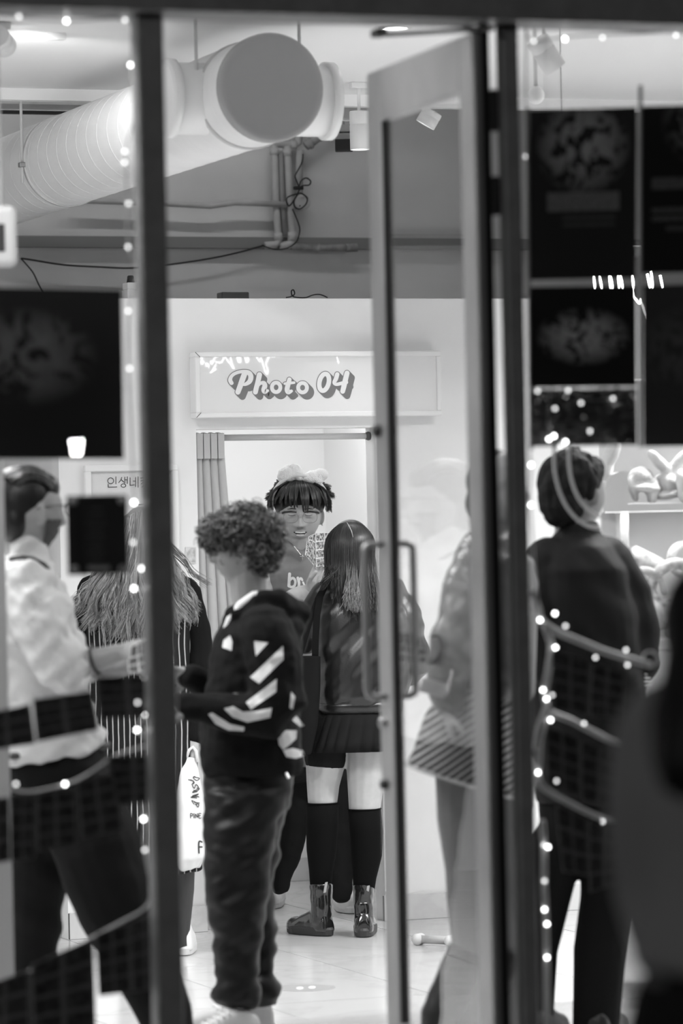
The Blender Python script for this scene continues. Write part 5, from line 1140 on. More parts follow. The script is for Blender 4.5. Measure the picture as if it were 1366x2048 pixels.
# long wavy hair
rnd = random.Random(11)
hv = MB(); hv.ellipsoid(hp(0, -.008, .022), (R0 * .086, D0 * .104, ZU * .104), 24, 16)
fg.sec(hv, [(1068, 242, 326, .03, -.06), (1120, 232, 340, .03, -.075), (1170, 215, 355, .025, -.095), (1215, 190, 372, .016, -.122)])
hr = hv.remesh('hair', mat('hair_fair_base', 0.24, 0.5), root, 0.007, 4, fold=[(0.008, (26, 26, 3), 4.0)])
pths = []
for c_ in range(95):
    u0 = -1 + 2 * (c_ + rnd.random()) / 95; ph = rnd.uniform(0, 6.3); am = rnd.uniform(4.0, 11.0); fq = rnd.uniform(2.0, 3.6); dx = rnd.gauss(0, 8); dy = rnd.gauss(0, 16); mi = 0 if rnd.random() < .5 else 1; lay = rnd.uniform(-.018, .022)
    for i in range(24):
        u = max(-1, min(1, u0 + rnd.gauss(0, .028))); x0 = 284 + 44 * u; y0 = 1024 + 34 * abs(u) ** 2 + rnd.uniform(-4, 26)
        xe = 276 + u0 * 122 + dx + rnd.gauss(0, 3.2); ye = 1266 - 52 * abs(u0) ** 2 + dy + rnd.gauss(0, 7) - (22 if u0 > .55 else 0); dz0 = -.085 - .05 * math.sqrt(max(0, 1 - u * u)); dze = -.165 + .05 * abs(u) + lay + rnd.uniform(-.008, .008); p2 = ph + rnd.gauss(0, .25); pts = []
        for k in range(15):
            t_ = k / 14; e = t_ ** 1.1; x = x0 + (xe - x0) * (e ** 1.25) + am * math.sin(p2 + fq * 2 * math.pi * t_) * (t_ ** 1.3); y = y0 + (ye - y0) * e
            pts.append(W(x, y, dz0 + (dze - dz0) * e + .010 * math.sin(p2 * 2 + fq * 6 * t_) * t_))
        r_ = rnd.random(); pths.append((pts, 2 if r_ < .12 else (mi if r_ < .85 else 1 - mi)))
strands('locks', pths, [M_hairL, M_hairG, mat('hair_bright', 0.6, 0.4)], hr, 0.0019, 3, 0.3)
# plastic carrier bag
bg = thing('carrier_bag', 'white plastic carrier bag with black scribbled print held by the person in pinstripes', 'bag', W(384, 1742, -.08))
h = MB(); fg.sec(h, [(1512, 360, 398, .02, -.08), (1540, 352, 402, .04, -.08), (1600, 346, 408, .06, -.08), (1670, 342, 412, .07, -.08), (1715, 346, 410, .07, -.08), (1738, 352, 400, .05, -.08)])
sack = h.remesh('sack', mat('bag_plastic', 0.72, 0.35, bump=0.2, bscale=30, stretch=(1, 1, .3)), bg, 0.006, 2, fold=[(0.014, (16, 16, 5), 2.0), (0.005, (34, 34, 12), 5.0)])
MB().tube([W(x, y, -.09) for x, y in ((372, 1520), (378, 1500), (386, 1494), (392, 1502), (396, 1524))], 0.006, 8).out('handle_loop', mat('bag_plastic', 0.72, 0.35), bg, smooth=True)
M_bp = mat('bag_print_black', 0.03, 0.5); rnd = random.Random(2)
for i in range(9):
    y = 1548 + i * 8; q = [(376 + rnd.uniform(0, 24), y + rnd.uniform(-5, 5)) for _ in range(5)]; decal_strokes('scribble_print', [(q, .8)], sack, M_bp, bg)
for st in ([(381, 1636), (381, 1627), (385, 1628), (385, 1631), (381, 1632)], [(388, 1636), (388, 1627)], [(391, 1636), (391, 1628), (395, 1635), (395, 1627)], [(402, 1636), (398, 1636), (398, 1627), (402, 1627)], [(398, 1631), (401, 1631)]):
    decal_strokes('bag_letter', [(st, .7)], sack, M_bp, bg)
for st in ([(404, 1684), (398, 1684), (398, 1706)], [(398, 1694), (404, 1694)]): decal_strokes('bag_letter', [(st, 1.4)], sack, M_bp, bg)
# ================================================================== girl in shiny jacket, from behind
root = person(700, 1872, 'person with long dark hair in a shiny jacket, pleated skirt and over-knee socks')
fg = Fig(root, 14.8); W = fg.W
M_lea = mat('leather_black', 0.006, 0.32, spec=0.7, bump=0.05, bscale=200); M_sk = mat('skirt_black', 0.008, 0.8, spec=0.15); M_sock = mat('sock_black', 0.004, 0.9, spec=0.1); M_pat = mat('patent_black', 0.010, 0.10, spec=0.8, coat=0.5)
b = MB(); hp = head(b, W(700, 1100), D0 * 0.9 - R0 * 0.35, s=0.97, nu=40, nv=32)
fg.limb(b, [(703, 1130, 0, .05), (708, 1175, 0, .055)]); fg.limb(b, [(715, 1228, 0, .11), (718, 1380, 0, .12), (700, 1425, 0, .115)])
fg.limb(b, [(650, 1195, 0, .045), (614, 1270, .1, .04), (624, 1225, .25, .033), (634, 1190, .34, .026)]); hand(b, W(634, 1192, .34), ZU + R0 * .2, R0, -1, 0.92, 0.7)
fg.limb(b, [(790, 1200, 0, .045), (828, 1320, .02, .04), (800, 1345, .16, .03)]); hand(b, W(800, 1345, .16), -R0 + D0, ZU, -1, .92, .6)
fg.limb(b, [(655, 1470, 0, .092), (651, 1525, 0, .078), (646, 1570, 0, .064), (645, 1612, 0, .056), (643, 1680, 0, .052), (642, 1800, 0, .03)]); fg.limb(b, [(737, 1470, 0, .094), (734, 1525, 0, .082), (731, 1575, 0, .07), (729, 1625, 0, .060), (733, 1690, 0, .055), (727, 1800, 0, .03)])
b.remesh('body', M_skin_l, root, 0.0055, 3)
h = MB(); fg.sec(h, [(1166, 662, 748, .07), (1184, 634, 792, .10), (1225, 626, 818, .125), (1300, 628, 826, .14), (1360, 632, 824, .145), (1392, 634, 816, .14), (1408, 638, 802, .125)])
fg.limb(h, [(652, 1188, 0, .062), (626, 1235, .03, .064), (610, 1278, .10, .058), (612, 1262, .2, .05), (628, 1218, .29, .042)])
fg.limb(h, [(785, 1192, 0, .066), (818, 1260, 0, .064), (836, 1330, .02, .058), (818, 1350, .12, .05)])
jk = h.remesh('jacket', M_lea, root, 0.006, 3, fold=[(0.014, (3, 3, 9, -0.9), 2.5), (0.007, (7, 7, 19, -1.0), 7.0)])
hb = MB(); fg.sec(hb, [(1402, 637, 806, .128), (1410, 634, 806, .130), (1424, 636, 804, .126)], n=120, pleat=(0.035, 64)); hb.out('hem_band', M_lea, root, smooth=True)
s_ = MB(); fg.sec(s_, [(1418, 640, 800, .120), (1450, 626, 802, .135), (1480, 616, 802, .145), (1501, 609, 802, .150)], n=220, pleat=(0.10, 26)); s_.out('pleated_skirt', M_sk, root, smooth=True)
t = MB(); fg.limb(t, [(655, 1460, 0, .098), (652, 1505, 0, .086), (651, 1522, 0, .082)]); fg.limb(t, [(737, 1460, 0, .098), (735, 1482, 0, .088)]); t.remesh('shorts', M_sk, root, 0.006, 3)
for rows in ([(645, 1606, 0, .0625), (644, 1650, 0, .0625), (643, 1700, 0, .058), (642, 1740, 0, .047), (641, 1790, 0, .038)], [(729, 1618, 0, .0635), (733, 1665, 0, .0645), (733, 1710, 0, .060), (729, 1755, 0, .046), (727, 1800, 0, .037)]):
    o = MB().tube([W(p[0], p[1], 0) for p in rows], [p[3] for p in rows], 28).out('sock', M_sock, root, smooth=True)
    p = rows[0]; MB().tube([W(p[0], p[1], 0) + (R0 * math.cos(a) + D0 * math.sin(a)) * p[3] for a in [2 * math.pi * i / 28 for i in range(28)]], 0.003, 6, closed=True).out('sock_cuff', M_sock, o, smooth=True)
M_bs = mat('boot_sole', 0.03, 0.6)
g = onZ(656, 1868); d1 = -R0 * 0.66 + D0 * 0.75; b1 = shoe(root, g - D0 * .09 + R0 * .008, d1, 0.235, 0.09, 0.075, M_pat, M_bs, boot=0.19, mid=0.034, laces=False, name='boot', shaft_to=W(642, 1768, 0), shaft_r=0.046)
g2 = onZ(727, 1873); b2 = shoe(root, g2 - D0 * .045, D0 + R0 * .05, 0.25, 0.092, 0.075, M_pat, M_bs, boot=0.19, mid=0.036, laces=False, name='boot', shaft_to=W(727, 1776, 0))
for bo, px, py in ((b1, 651, 1775), (b2, 735, 1782)):
    q = W(px, py, -.055); MB().rbox(q, (0.011, 0.004, 0.042), 0.002, ((R0 + ZU * .2).normalized(), D0, (ZU + R0 * .2).normalized())).out('pull_tab', mat('tab_grey', 0.35, 0.5), bo)
# hair
rnd = random.Random(21); hv = MB(); hv.ellipsoid(hp(0, -.01, .022), (R0 * .083, D0 * .098, ZU * .097), 24, 16)
fg.sec(hv, [(1082, 654, 746, .05, -.05), (1130, 648, 754, .055, -.06), (1165, 652, 756, .05, -.08)])
hr = hv.remesh('hair', M_hairD, root, 0.006, 4)
pths = []
for i in range(1500):
    u = rnd.uniform(-1, 1); part = 2; x0 = 700 + part + 6 * u; y0 = 1043 + rnd.uniform(0, 6); xm_ = 700 + 49 * u; ym = 1080 + 30 * (1 - abs(u)) ; xe = 704 + 50 * u + rnd.gauss(0, 4) + (6 if u > 0 else 0); ye = 1208 + rnd.gauss(0, 12) - (52 + rnd.random() * 14) * max(0, -u - .35) / .65
    if rnd.random() < .2 and u < -.4: xe = 642 + rnd.uniform(-4, 10); ye = 1172 + rnd.uniform(-8, 10)
    dzm = -.06 - .08 * math.sqrt(max(0, 1 - u * u)); dze = -.115 - .06 * math.sqrt(max(0, 1 - u * u)) + rnd.uniform(-.01, .01); ph = rnd.uniform(0, 6.3)
    A = W(x0, y0, -.045); B = W(xm_, 1046 + 16 * u * u + (ym - 1046) * .55, dzm); C_ = W(xm_ + 2 * math.sin(ph), 1130, dzm - .01); E = W(xe, ye, dze)
    pts = catmull([A, W((x0 + xm_) / 2, 1047 + 5 * u * u, -.09), B, C_, E], 4); n_ = len(pts)
    lt = rnd.random(); pths.append((pts, 0 if lt < .7 else 1))
strands('locks', pths, [M_hairD, mat('hair_dark_sheen', 0.05, 0.32)], hr, 0.0017, 4, 0.4)
pths = []
for i in range(700):      # bleached ends
    u = rnd.uniform(-.2, 1); gx = rnd.gauss(0, 4); x0 = 704 + 48 * u; am = rnd.uniform(0, 2.5); ph = rnd.uniform(0, 6); y0 = 1118 + 70 * math.sqrt(rnd.random()); ye = rnd.uniform(1188, 1226) - 14 * max(0, .2 - u)
    pths.append(([W(x0 + am * math.sin(ph + t_ * 5) + (8 * (u - .3) + gx) * t_, y0 + (ye - y0) * t_, -.060 - .10 * math.sqrt(max(0, 1 - u * u)) - .030 * t_) for t_ in [k / 7 for k in range(8)]], 0 if rnd.random() < .6 and y0 > 1148 else 1))
strands('bleached_ends', pths, [M_hairL, M_hairG], hr, 0.0013, 4, 0.3, 0.1)
MB().tube([W(694, 1045, -.105), W(698, 1052, -.122), W(703, 1062, -.135), W(706, 1074, -.142)], [.0012, .002, .002, .001], 6).out('hair_parting', M_skin_l, hr, smooth=True)
# tote bag on her shoulder
tb = thing('tote_bag', 'black cloth tote bag hanging from the shoulder of the leather jacket', 'bag', W(605, 1510, -.12))
h = MB(); fg.sec(h, [(1312, 576, 642, .03, -.13), (1380, 570, 642, .05, -.13), (1450, 566, 636, .055, -.13), (1510, 572, 622, .04, -.13)]); h.remesh('pouch', mat('tote_black', 0.006, 0.85, spec=0.12), tb, 0.006, 3, fold=[(0.006, (14, 14, 6), 3.0)])
MB().loft([[W(x, y, d) + R0 * a_ + D0 * c_ for a_, c_ in ((-.013, -.002), (.013, -.002), (.013, .002), (-.013, .002))] for x, y, d in ((630, 1336, -.13), (631, 1280, -.15), (634, 1230, -.148), (640, 1195, -.125), (650, 1172, -.085), (658, 1163, -.03))]).out('strap', mat('tote_black', 0.012, 0.85), tb)
MB().loft([[W(x, y, d) + R0 * a_ + D0 * c_ for a_, c_ in ((-.011, -.002), (.011, -.002), (.011, .002), (-.011, .002))] for x, y, d in ((592, 1336, -.13), (606, 1290, -.14), (622, 1235, -.145), (636, 1195, -.12), (648, 1174, -.08))]).out('strap', mat('tote_black', 0.012, 0.85), tb)
# ================================================================== person with plush bunny ears, facing the camera in the booth doorway
root = person(615, 1836, 'person with plush animal ears, browline glasses and a grey hoodie, facing out of the booth')
fg = Fig(root, 15.5); W = fg.W
M_hg = mat('hoodie_grey', 0.20, 0.85, spec=0.2, bump=0.05, bscale=200); M_sl = mat('hoodie_sleeve_pale', 0.46, 0.85, spec=0.2, bump=0.05, bscale=200)
fdir = (-D0 + R0 * 0.04 - ZU * 0.10).normalized(); upv = (ZU + R0 * 0.02)
b = MB(); hp = head(b, W(599, 1027), fdir, upv, s=1.07, nu=110, nv=90, mouth=0.006, jaw=1.25, wide=1.06)
fg.limb(b, [(600, 1062, 0.01, .062), (600, 1110, 0.02, .066)]); fg.limb(b, [(602, 1185, .02, .11), (603, 1260, .02, .11)])
fg.limb(b, [(540, 1150, 0, .05), (520, 1240, -.06, .045), (580, 1215, -.2, .038), (622, 1178, -.27, .028)]); hand(b, W(621, 1180, -.27), ZU * .85 + R0 * .35 , -D0 * .5 + R0 * .8, -1, 1.0, 0.55)
fg.limb(b, [(665, 1150, 0, .05), (690, 1250, -.05, .045), (660, 1240, -.2, .03)]); hand(b, W(660, 1240, -.2), -R0 + ZU * .3, -ZU, 1, 1.0, 0.6)
body = b.remesh('body', M_skin_l, root, 0.0032, 2)
h = MB(); fg.sec(h, [(1100, 562, 640, .075), (1118, 546, 654, .10), (1148, 528, 672, .125), (1230, 522, 682, .14), (1400, 522, 684, .14), (1530, 526, 682, .14)])
fg.limb(h, [(560, 1088, .02, .030), (580, 1106, -.06, .030), (603, 1114, -.085, .028), (626, 1104, -.06, .030), (642, 1088, .02, .03)])
h.ellipsoid(W(602, 1095, .09), (R0 * .10, D0 * .07, ZU * .05), 16, 10)
hd_ = h.remesh('hoodie', M_hg, root, 0.005, 3, fold=[(0.010, (9, 9, 12, 1.0), 3.0), (0.003, (30, 30, 40), 6.0)])
h = MB(); fg.limb(h, [(543, 1148, 0, .070), (524, 1195, -.05, .074), (520, 1235, -.09, .070), (545, 1236, -.16, .064), (580, 1212, -.22, .054), (606, 1192, -.26, .044)]); h.remesh('sleeve', M_sl, root, 0.005, 3, fold=[(0.010, (14, 14, 22, -0.8), 5.0)])
h = MB(); fg.limb(h, [(662, 1148, 0, .070), (688, 1245, -.05, .066), (668, 1240, -.16, .05)]); h.remesh('sleeve', M_sl, root, 0.006, 3, fold=[(0.008, (14, 14, 22, -0.8), 5.0)])
CG = lambda l: [(540 + x * .1464, 920 + y * .1465) for x, y in l]
M_lt = mat('letter_white', 0.75, 0.6)
for st in ([([(268, 1555), (262, 1640), (258, 1720)], 3.0), ([(262, 1650), (310, 1610), (345, 1650), (335, 1715), (290, 1735), (258, 1715)], 2.6)], [([(380, 1610), (395, 1670), (392, 1740)], 2.8), ([(392, 1650), (420, 1612), (440, 1640)], 2.2), ([(370, 1745), (412, 1745)], 1.6)], [([(452, 1670), (470, 1710), (480, 1730)], 1.8)], [([(330, 1800), (340, 1860)], 2.6)], [([(400, 1770), (380, 1830), (360, 1860)], 2.6)]):
    decal_strokes('chest_letter', [(CG(p), r) for p, r in st], hd_, M_lt, root)
t = MB(); fg.sec(t, [(1500, 540, 680, .13), (1560, 545, 690, .13)]); fg.limb(t, [(588, 1560, 0, .082), (584, 1640, 0, .072), (574, 1710, 0, .058), (562, 1752, 0, .046), (560, 1768, 0, .044)]); fg.limb(t, [(672, 1560, 0, .078), (678, 1660, 0, .062), (682, 1740, 0, .054), (682, 1786, 0, .044)])
t.remesh('trousers', mat('jogger_dark', 0.010, 0.8, spec=0.15), root, 0.006, 3, fold=[(0.006, (14, 14, 22, .7), 2.0)])
g = onZ(556, 1806); shoe(root, g, -D0 - R0 * .15, 0.28, 0.10, 0.09, M_wh, M_sole, mid=0.032, ms_h=mat('lace_grey', 0.5, 0.7))
g = onZ(682, 1815); shoe(root, g, -D0 + R0 * .18, 0.28, 0.105, 0.10, M_wh, M_sole, mid=0.032, ms_h=mat('lace_grey', 0.5, 0.7))
# face: closed eyes, brows, open mouth with teeth
M_lash = mat('lash_black', 0.02, 0.5)
for sg in (-1, 1):
    MB().tube([hp(sg * .018, .0905, .0035), hp(sg * .026, .0925, .0005), hp(sg * .036, .0905, .0), hp(sg * .046, .083, .003)], [.0009, .0013, .0013, .0008], 6).out('eyelid_line', M_lash, root, smooth=True)
    MB().tube([hp(sg * .016, .099, .0265), hp(sg * .031, .0985, .028), hp(sg * .048, .088, .024)], [.0022, .0030, .0015], 6).out('eyebrow', M_hairD, root, smooth=True)
def mface(x, z, d): return hp(x, d - 9.0 * x * x, z)
MB().add([mface(.0255 * math.cos(q), -.0650 + .0090 * math.sin(q) + (.005 * math.cos(q) ** 2), .1015) for q in [2 * math.pi * i / 24 for i in range(24)]] + [mface(0, -.0665, .1020)], [(i, (i + 1) % 24, 24) for i in range(24)]).out('mouth', M_mouth, root)
for k in range(6):
    x = (k - 2.5) * .0062; w_ = .0029; zt_ = -.0580 + .002 * (x / .02) ** 2
    MB().add([mface(x - w_, zt_, .1035), mface(x + w_, zt_, .1035), mface(x + w_, zt_ - .0062, .1035), mface(x - w_, zt_ - .0062, .1035)], [(0, 1, 2, 3)]).out('tooth', M_teeth, root)
for k in range(5):
    x = (k - 2) * .0056; w_ = .0025; MB().add([mface(x - w_, -.0692, .1030), mface(x + w_, -.0692, .1030), mface(x + w_, -.0728, .1030), mface(x - w_, -.0728, .1030)], [(0, 1, 2, 3)]).out('tooth', M_teeth, root)
MB().tube([mface(-.027, -.0600, .100), mface(-.014, -.0560, .104), mface(0, -.0570, .1055), mface(.014, -.0560, .104), mface(.027, -.0600, .100)], [.001, .0022, .0024, .0022, .001], 8).out('lip', M_lip, root, smooth=True)
MB().tube([mface(-.026, -.0620, .100), mface(-.014, -.0745, .103), mface(0, -.0765, .1045), mface(.014, -.0745, .103), mface(.026, -.0620, .100)], [.001, .003, .0036, .003, .001], 8).out('lip', M_lip, root, smooth=True)
for sg in (-1, 1): MB().ellipsoid(hp(sg * .0085, .1065, -.0435), (R0 * .0042, D0 * .003, ZU * .0018), 10, 8).out('nostril', mat('nostril_shade', 0.10, 0.6), root, smooth=True)
glasses(hp, root, mat('frame_wire', 0.35, 0.3, metal=0.8), glass('spectacle_lens', 0.03, 0.98), half=0.036, y=0.112, z=-.004, rx=0.027, rz=0.021, browline=mat('frame_black', 0.012, 0.3))
for k in range(3): MB().ellipsoid(hp(-.086, -.004, -.030 - .007 * k), (R0 * .003, D0 * .003, ZU * .0035), 10, 8).out('earring', mat('silver', 0.7, 0.2, metal=1.0), root, smooth=True)
MB().tube(catmull([W(588, 1092, -.11), W(594, 1100, -.115), W(601, 1109, -.115), W(606, 1112, -.113)], 4), 0.0022, 6).out('necklace', mat('silver', 0.7, 0.2, metal=1.0), root, smooth=True)
MB().tube([W(604, 1108, -.12), W(604, 1121, -.12)], 0.002, 6).tube([W(600, 1113, -.12), W(608, 1113, -.12)], 0.002, 6).out('pendant', mat('silver', 0.7, 0.2, metal=1.0), root)
# hair
rnd = random.Random(31); hv = MB(); S1 = 1.07
hv.ellipsoid(hp(0, -.018, .046), (R0 * .100 * S1, D0 * .108 * S1, ZU * .088 * S1), 24, 16); hv.ellipsoid(hp(0, -.05, 0), (R0 * .090, D0 * .07, ZU * .085), 20, 14)
hr = hv.remesh('hair', M_hairD, root, 0.006, 3)
pths = []
cl_ = [(rnd.uniform(-.014, .014), rnd.uniform(-.016, .010)) for _ in range(17)]
for i in range(1700):     # fringe falling from the crown over the forehead, in clumps
    u = rnd.uniform(-1, 1); ci = min(16, int((u + 1) * 8.5)); uc = (ci + .5) / 8.5 - 1; ue = uc + (u - uc) * .45; x1 = .090 * u; xe_ = .090 * ue + cl_[ci][0]
    zb = .036 + .008 * abs(u) + cl_[ci][1] + rnd.uniform(-.006, .006) + .010 * math.sin(u * 4)
    cr = hp(.02 * u, -.02, .136); mid_ = hp(x1 * .8, .070 - .02 * u * u, .106 - .014 * u * u + rnd.uniform(-.006, .008)); lo = hp(x1 * .55 + xe_ * .45, .107 - .055 * u * u, .068 - .006 * u * u); en = hp(xe_, .107 - .058 * u * u, zb)
    pths.append((catmull([cr, mid_, lo, en], 4), 0 if rnd.random() < .7 else 1))
for i in range(1000):     # sides
    sg = rnd.choice((-1, 1)); f_ = rnd.uniform(-.07, .045); z1 = rnd.uniform(.02, .07)
    cr = hp(.03 * sg, f_ * .6, .132); mid_ = hp(.092 * sg, f_, .095 + rnd.uniform(-.005, .005)); lo = hp((.104 + rnd.uniform(0, .01)) * sg, f_, .060); en = hp((.100 + rnd.uniform(.0, .022)) * sg, f_ + rnd.uniform(-.01, .01), z1 - .015)
    pths.append((catmull([cr, mid_, lo, en], 4), 0 if rnd.random() < .75 else 1))
for cx_, cy_, sg, k in ((661, 976, 1, 6), (666, 990, 1, 6), (656, 1001, 1, 4), (534, 994, -1, 6), (540, 1008, -1, 6), (546, 980, -1, 5)):      # flicked-out tufts
    for q in range(k):
        ex, ey = cx_ + rnd.uniform(-6, 6), cy_ + rnd.uniform(-6, 6)
        for i in range(26):
            en = W(ex + rnd.gauss(0, 1.6), ey + rnd.gauss(0, 1.6), .02 + rnd.gauss(0, .012)); m1 = hp((.080 + rnd.gauss(0, .006)) * sg, -.03 + rnd.gauss(0, .015), .100 + rnd.gauss(0, .008)); m2 = m1.lerp(en, .55) + ZU * (.010 + rnd.gauss(0, .003)) + R0 * (.006 * sg)
            pths.append((catmull([hp(.05 * sg, -.03, .118), m1, m2, en], 4), 0 if rnd.random() < .8 else 1))
strands('locks', pths, [M_hairD, mat('hair_dark_sheen', 0.05, 0.32)], hr, 0.0015, 4, 0.3)
# headband with plush ears
M_plush = mat('plush_white', 0.88, 0.95, sheen=0.2, bump=0.5, bscale=220)
hbp = [hp(.106 * math.sin(a), .005 + .030 * math.cos(a), .036 + .112 * math.cos(a)) for a in [math.radians(-100 + 200 * i / 24) for i in range(25)]]
hband = thing('ear_headband', 'pale plush headband with two folded animal ears, worn over dark hair', 'headband', W(600, 965, -.03))
MB().tube(hbp, 0.0085, 10, round_ends=True).out('band', mat('band_plush', 0.72, 0.9, sheen=0.5), hband, smooth=True)
px_ = 15.5 / F
def ear(parts):
    m_ = MB()
    for (x, y, hw, hh, tl, dz) in parts:
        ca, sa_ = math.cos(tl), math.sin(tl); m_.ellipsoid(W(x, y, dz), ((R0 * ca + ZU * sa_) * hw * px_, D0 * .028, (ZU * ca - R0 * sa_) * hh * px_), 20, 14)
    return m_.remesh('plush_ear', M_plush, hband, 0.004, 2, fold=[(0.002, (60, 60, 60), 1.0), (0.002, (200, 200, 200), 4.0)])
ear([(576, 948, 21, 16, .1, -.035), (586, 944, 21, 17, -.2, -.03), (566, 954, 12, 11, 0, -.03), (600, 955, 9, 9, 0, -.03)])
ear([(624, 954, 18, 13, .15, -.035), (640, 950, 17, 13, .1, -.03), (612, 957, 9, 8, 0, -.03), (637, 960, 10, 10, -.4, -.03)])
# fan of photo strips in the hand
YH = W(625, 1110, -.31).y
for i, (c, nx, ny) in enumerate((([(614, 1082), (619, 1086), (633, 1138), (610, 1109)], 1, 4), ([(617, 1073), (631, 1067), (633, 1138), (618, 1092)], 1, 4), ([(631, 1066), (649, 1065), (649, 1131), (632, 1134)], 1, 4), ([(649, 1065), (664, 1064), (656, 1128), (648, 1132)], 1, 4), ([(641, 1122), (652, 1110), (658, 1120), (647, 1134)], 1, 3))):
    sheet('photo_strip', c, YH - 0.004 * i, print_grid('strip_%d' % i, nx, ny, .07, .78, .02, .75, 60 + i * 7, 9 + i), 'photo strip in the held-up fan, %s' % ['a thin sliver at the outer edge', 'second one, angled, with slanted frames', 'upright one facing out', 'half hidden by the dark hair', 'small one tucked at the fingers'][i], 'photo', 'photo strips fanned in one hand', 0.0008)
# ================================================================== person behind the door glass: satin jacket and striped skirt
root = person(935, 2165, 'person in a grey satin jacket and light striped skirt behind the open door')
fg = Fig(root, 10.7); W = fg.W
def stripes():
    m = mat('skirt_stripes', 0.03, 0.7); n = m.node_tree.nodes; L = m.node_tree.links; b = n['Principled BSDF']
    tc = n.new('ShaderNodeTexCoord'); dt = n.new('ShaderNodeVectorMath'); dt.operation = 'DOT_PRODUCT'; k = (R0 * 0.58 + ZU * -0.81) * -1; dt.inputs[1].default_value = tuple(R0 * 0.55 + ZU * -0.83)
    L.new(tc.outputs['Object'], dt.inputs[0]); a = n.new('ShaderNodeMath'); a.operation = 'MULTIPLY'; a.inputs[1].default_value = 57; L.new(dt.outputs['Value'], a.inputs[0])
    fr = n.new('ShaderNodeMath'); fr.operation = 'FRACT'; L.new(a.outputs[0], fr.inputs[0]); lt = n.new('ShaderNodeMath'); lt.operation = 'LESS_THAN'; lt.inputs[1].default_value = 0.42; L.new(fr.outputs[0], lt.inputs[0])
    mx = n.new('ShaderNodeMapRange'); mx.inputs['To Min'].default_value = 0.02; mx.inputs['To Max'].default_value = 0.36; L.new(lt.outputs[0], mx.inputs['Value']); L.new(mx.outputs[0], b.inputs['Base Color']); return m
M_sat = mat('satin_grey', 0.075, 0.32, spec=0.5)
b = MB(); hp = head(b, W(998, 986), R0 * .4 - D0 * .9, s=.98, nu=40, nv=32); fg.limb(b, [(998, 1030, 0, .055), (1000, 1080, 0, .06)]); fg.limb(b, [(1000, 1160, 0, .11), (985, 1380, 0, .12)])
fg.limb(b, [(965, 1110, -.08, .05), (915, 1260, -.12, .045), (898, 1380, -.12, .034), (896, 1412, -.12, .026)]); hand(b, W(896, 1410, -.12), -ZU + R0 * .1, R0, 1, 1.0, .5)
fg.limb(b, [(1015, 1110, .08, .05), (1020, 1260, .1, .045), (1012, 1370, .1, .03)]); hand(b, W(1012, 1368, .1), -ZU, -R0, -1, 1.0, .4)
fg.limb(b, [(935, 1540, 0, .088), (932, 1640, 0, .078), (934, 1740, 0, .058), (936, 1800, 0, .056), (938, 1880, 0, .048), (940, 1990, 0, .036), (940, 2070, 0, .035)]); fg.limb(b, [(1010, 1540, .08, .088), (1015, 1740, .1, .058), (1018, 1800, .1, .056), (1018, 1990, .1, .036), (1018, 2070, .1, .035)])
fg.limb(b, [(985, 1360, 0, .12), (955, 1480, 0, .12), (945, 1545, 0, .1)])
b.remesh('body', M_skin, root, 0.007, 3)
t = MB()
fg.limb(t, [(935, 1540, 0, .092), (932, 1640, 0, .082), (934, 1740, 0, .062), (936, 1800, 0, .060), (938, 1880, 0, .052), (940, 1990, 0, .040), (940, 2060, 0, .039)]); fg.limb(t, [(1010, 1540, .08, .092), (1015, 1740, .1, .062), (1018, 1800, .1, .060), (1018, 1990, .1, .040), (1018, 2060, .1, .039)])
t.remesh('tights', mat('tights_sheer', 0.17, 0.5), root, 0.008, 2)
h = MB(); fg.sec(h, [(1056, 965, 1030, .07), (1078, 945, 1036, .12), (1120, 922, 1050, .15), (1220, 918, 1052, .15), (1330, 914, 1048, .15), (1400, 920, 1044, .14)])
fg.limb(h, [(958, 1108, -.08, .07), (930, 1180, -.11, .068), (908, 1270, -.13, .066), (896, 1350, -.13, .060), (896, 1392, -.12, .052)]); fg.limb(h, [(1012, 1108, .08, .06), (1018, 1260, .1, .055), (1012, 1350, .1, .05)])
h.remesh('jacket', M_sat, root, 0.007, 3, fold=[(0.014, (6, 6, 14, -0.7), 3.0), (0.006, (14, 14, 26, .6), 8.0)])
s_ = MB(); fg.sec(s_, [(1372, 884, 1040, .13), (1430, 850, 1040, .15), (1500, 826, 1042, .165), (1558, 812, 1046, .17, 0, -.05)], n=60); sk_ = s_.remesh('skirt', stripes(), root, 0.007, 2, fold=[(0.010, (14, 14, 3), 2.0)])
pts = [W(929 + 117 * math.cos(a), 1562, 0) + D0 * (.17 * math.sin(a)) - ZU * (.05 * math.cos(a)) for a in [2 * math.pi * i / 40 for i in range(40)]]
MB().tube(pts, 0.006, 8, closed=True).out('skirt_hem', mat('hem_pale', 0.5, 0.7), root, smooth=True)
for px, d in ((940, -.0), (1018, .1)):
    q = W(px, 2090, d); shoe(root, V((q.x, q.y, 0)) - R0 * .05, -R0 * .5 - D0 * .6, 0.26, 0.095, 0.08, mat('boot_matt_black', 0.015, 0.5), mat('sole_black', 0.03, 0.6), boot=0.34, mid=0.04, laces=False, name='boot', shaft_to=W(px - 2, 1905, d), shaft_r=0.062)
hv = MB(); hv.ellipsoid(hp(0, -.025, .036), (R0 * .082, D0 * .09, ZU * .088), 20, 14); hv.ellipsoid(hp(0, -.06, -.03), (R0 * .07, D0 * .05, ZU * .07), 16, 12); hv.remesh('hair', M_hairD, root, 0.007, 3, fold=[(0.004, (30, 30, 10), 1.0)])
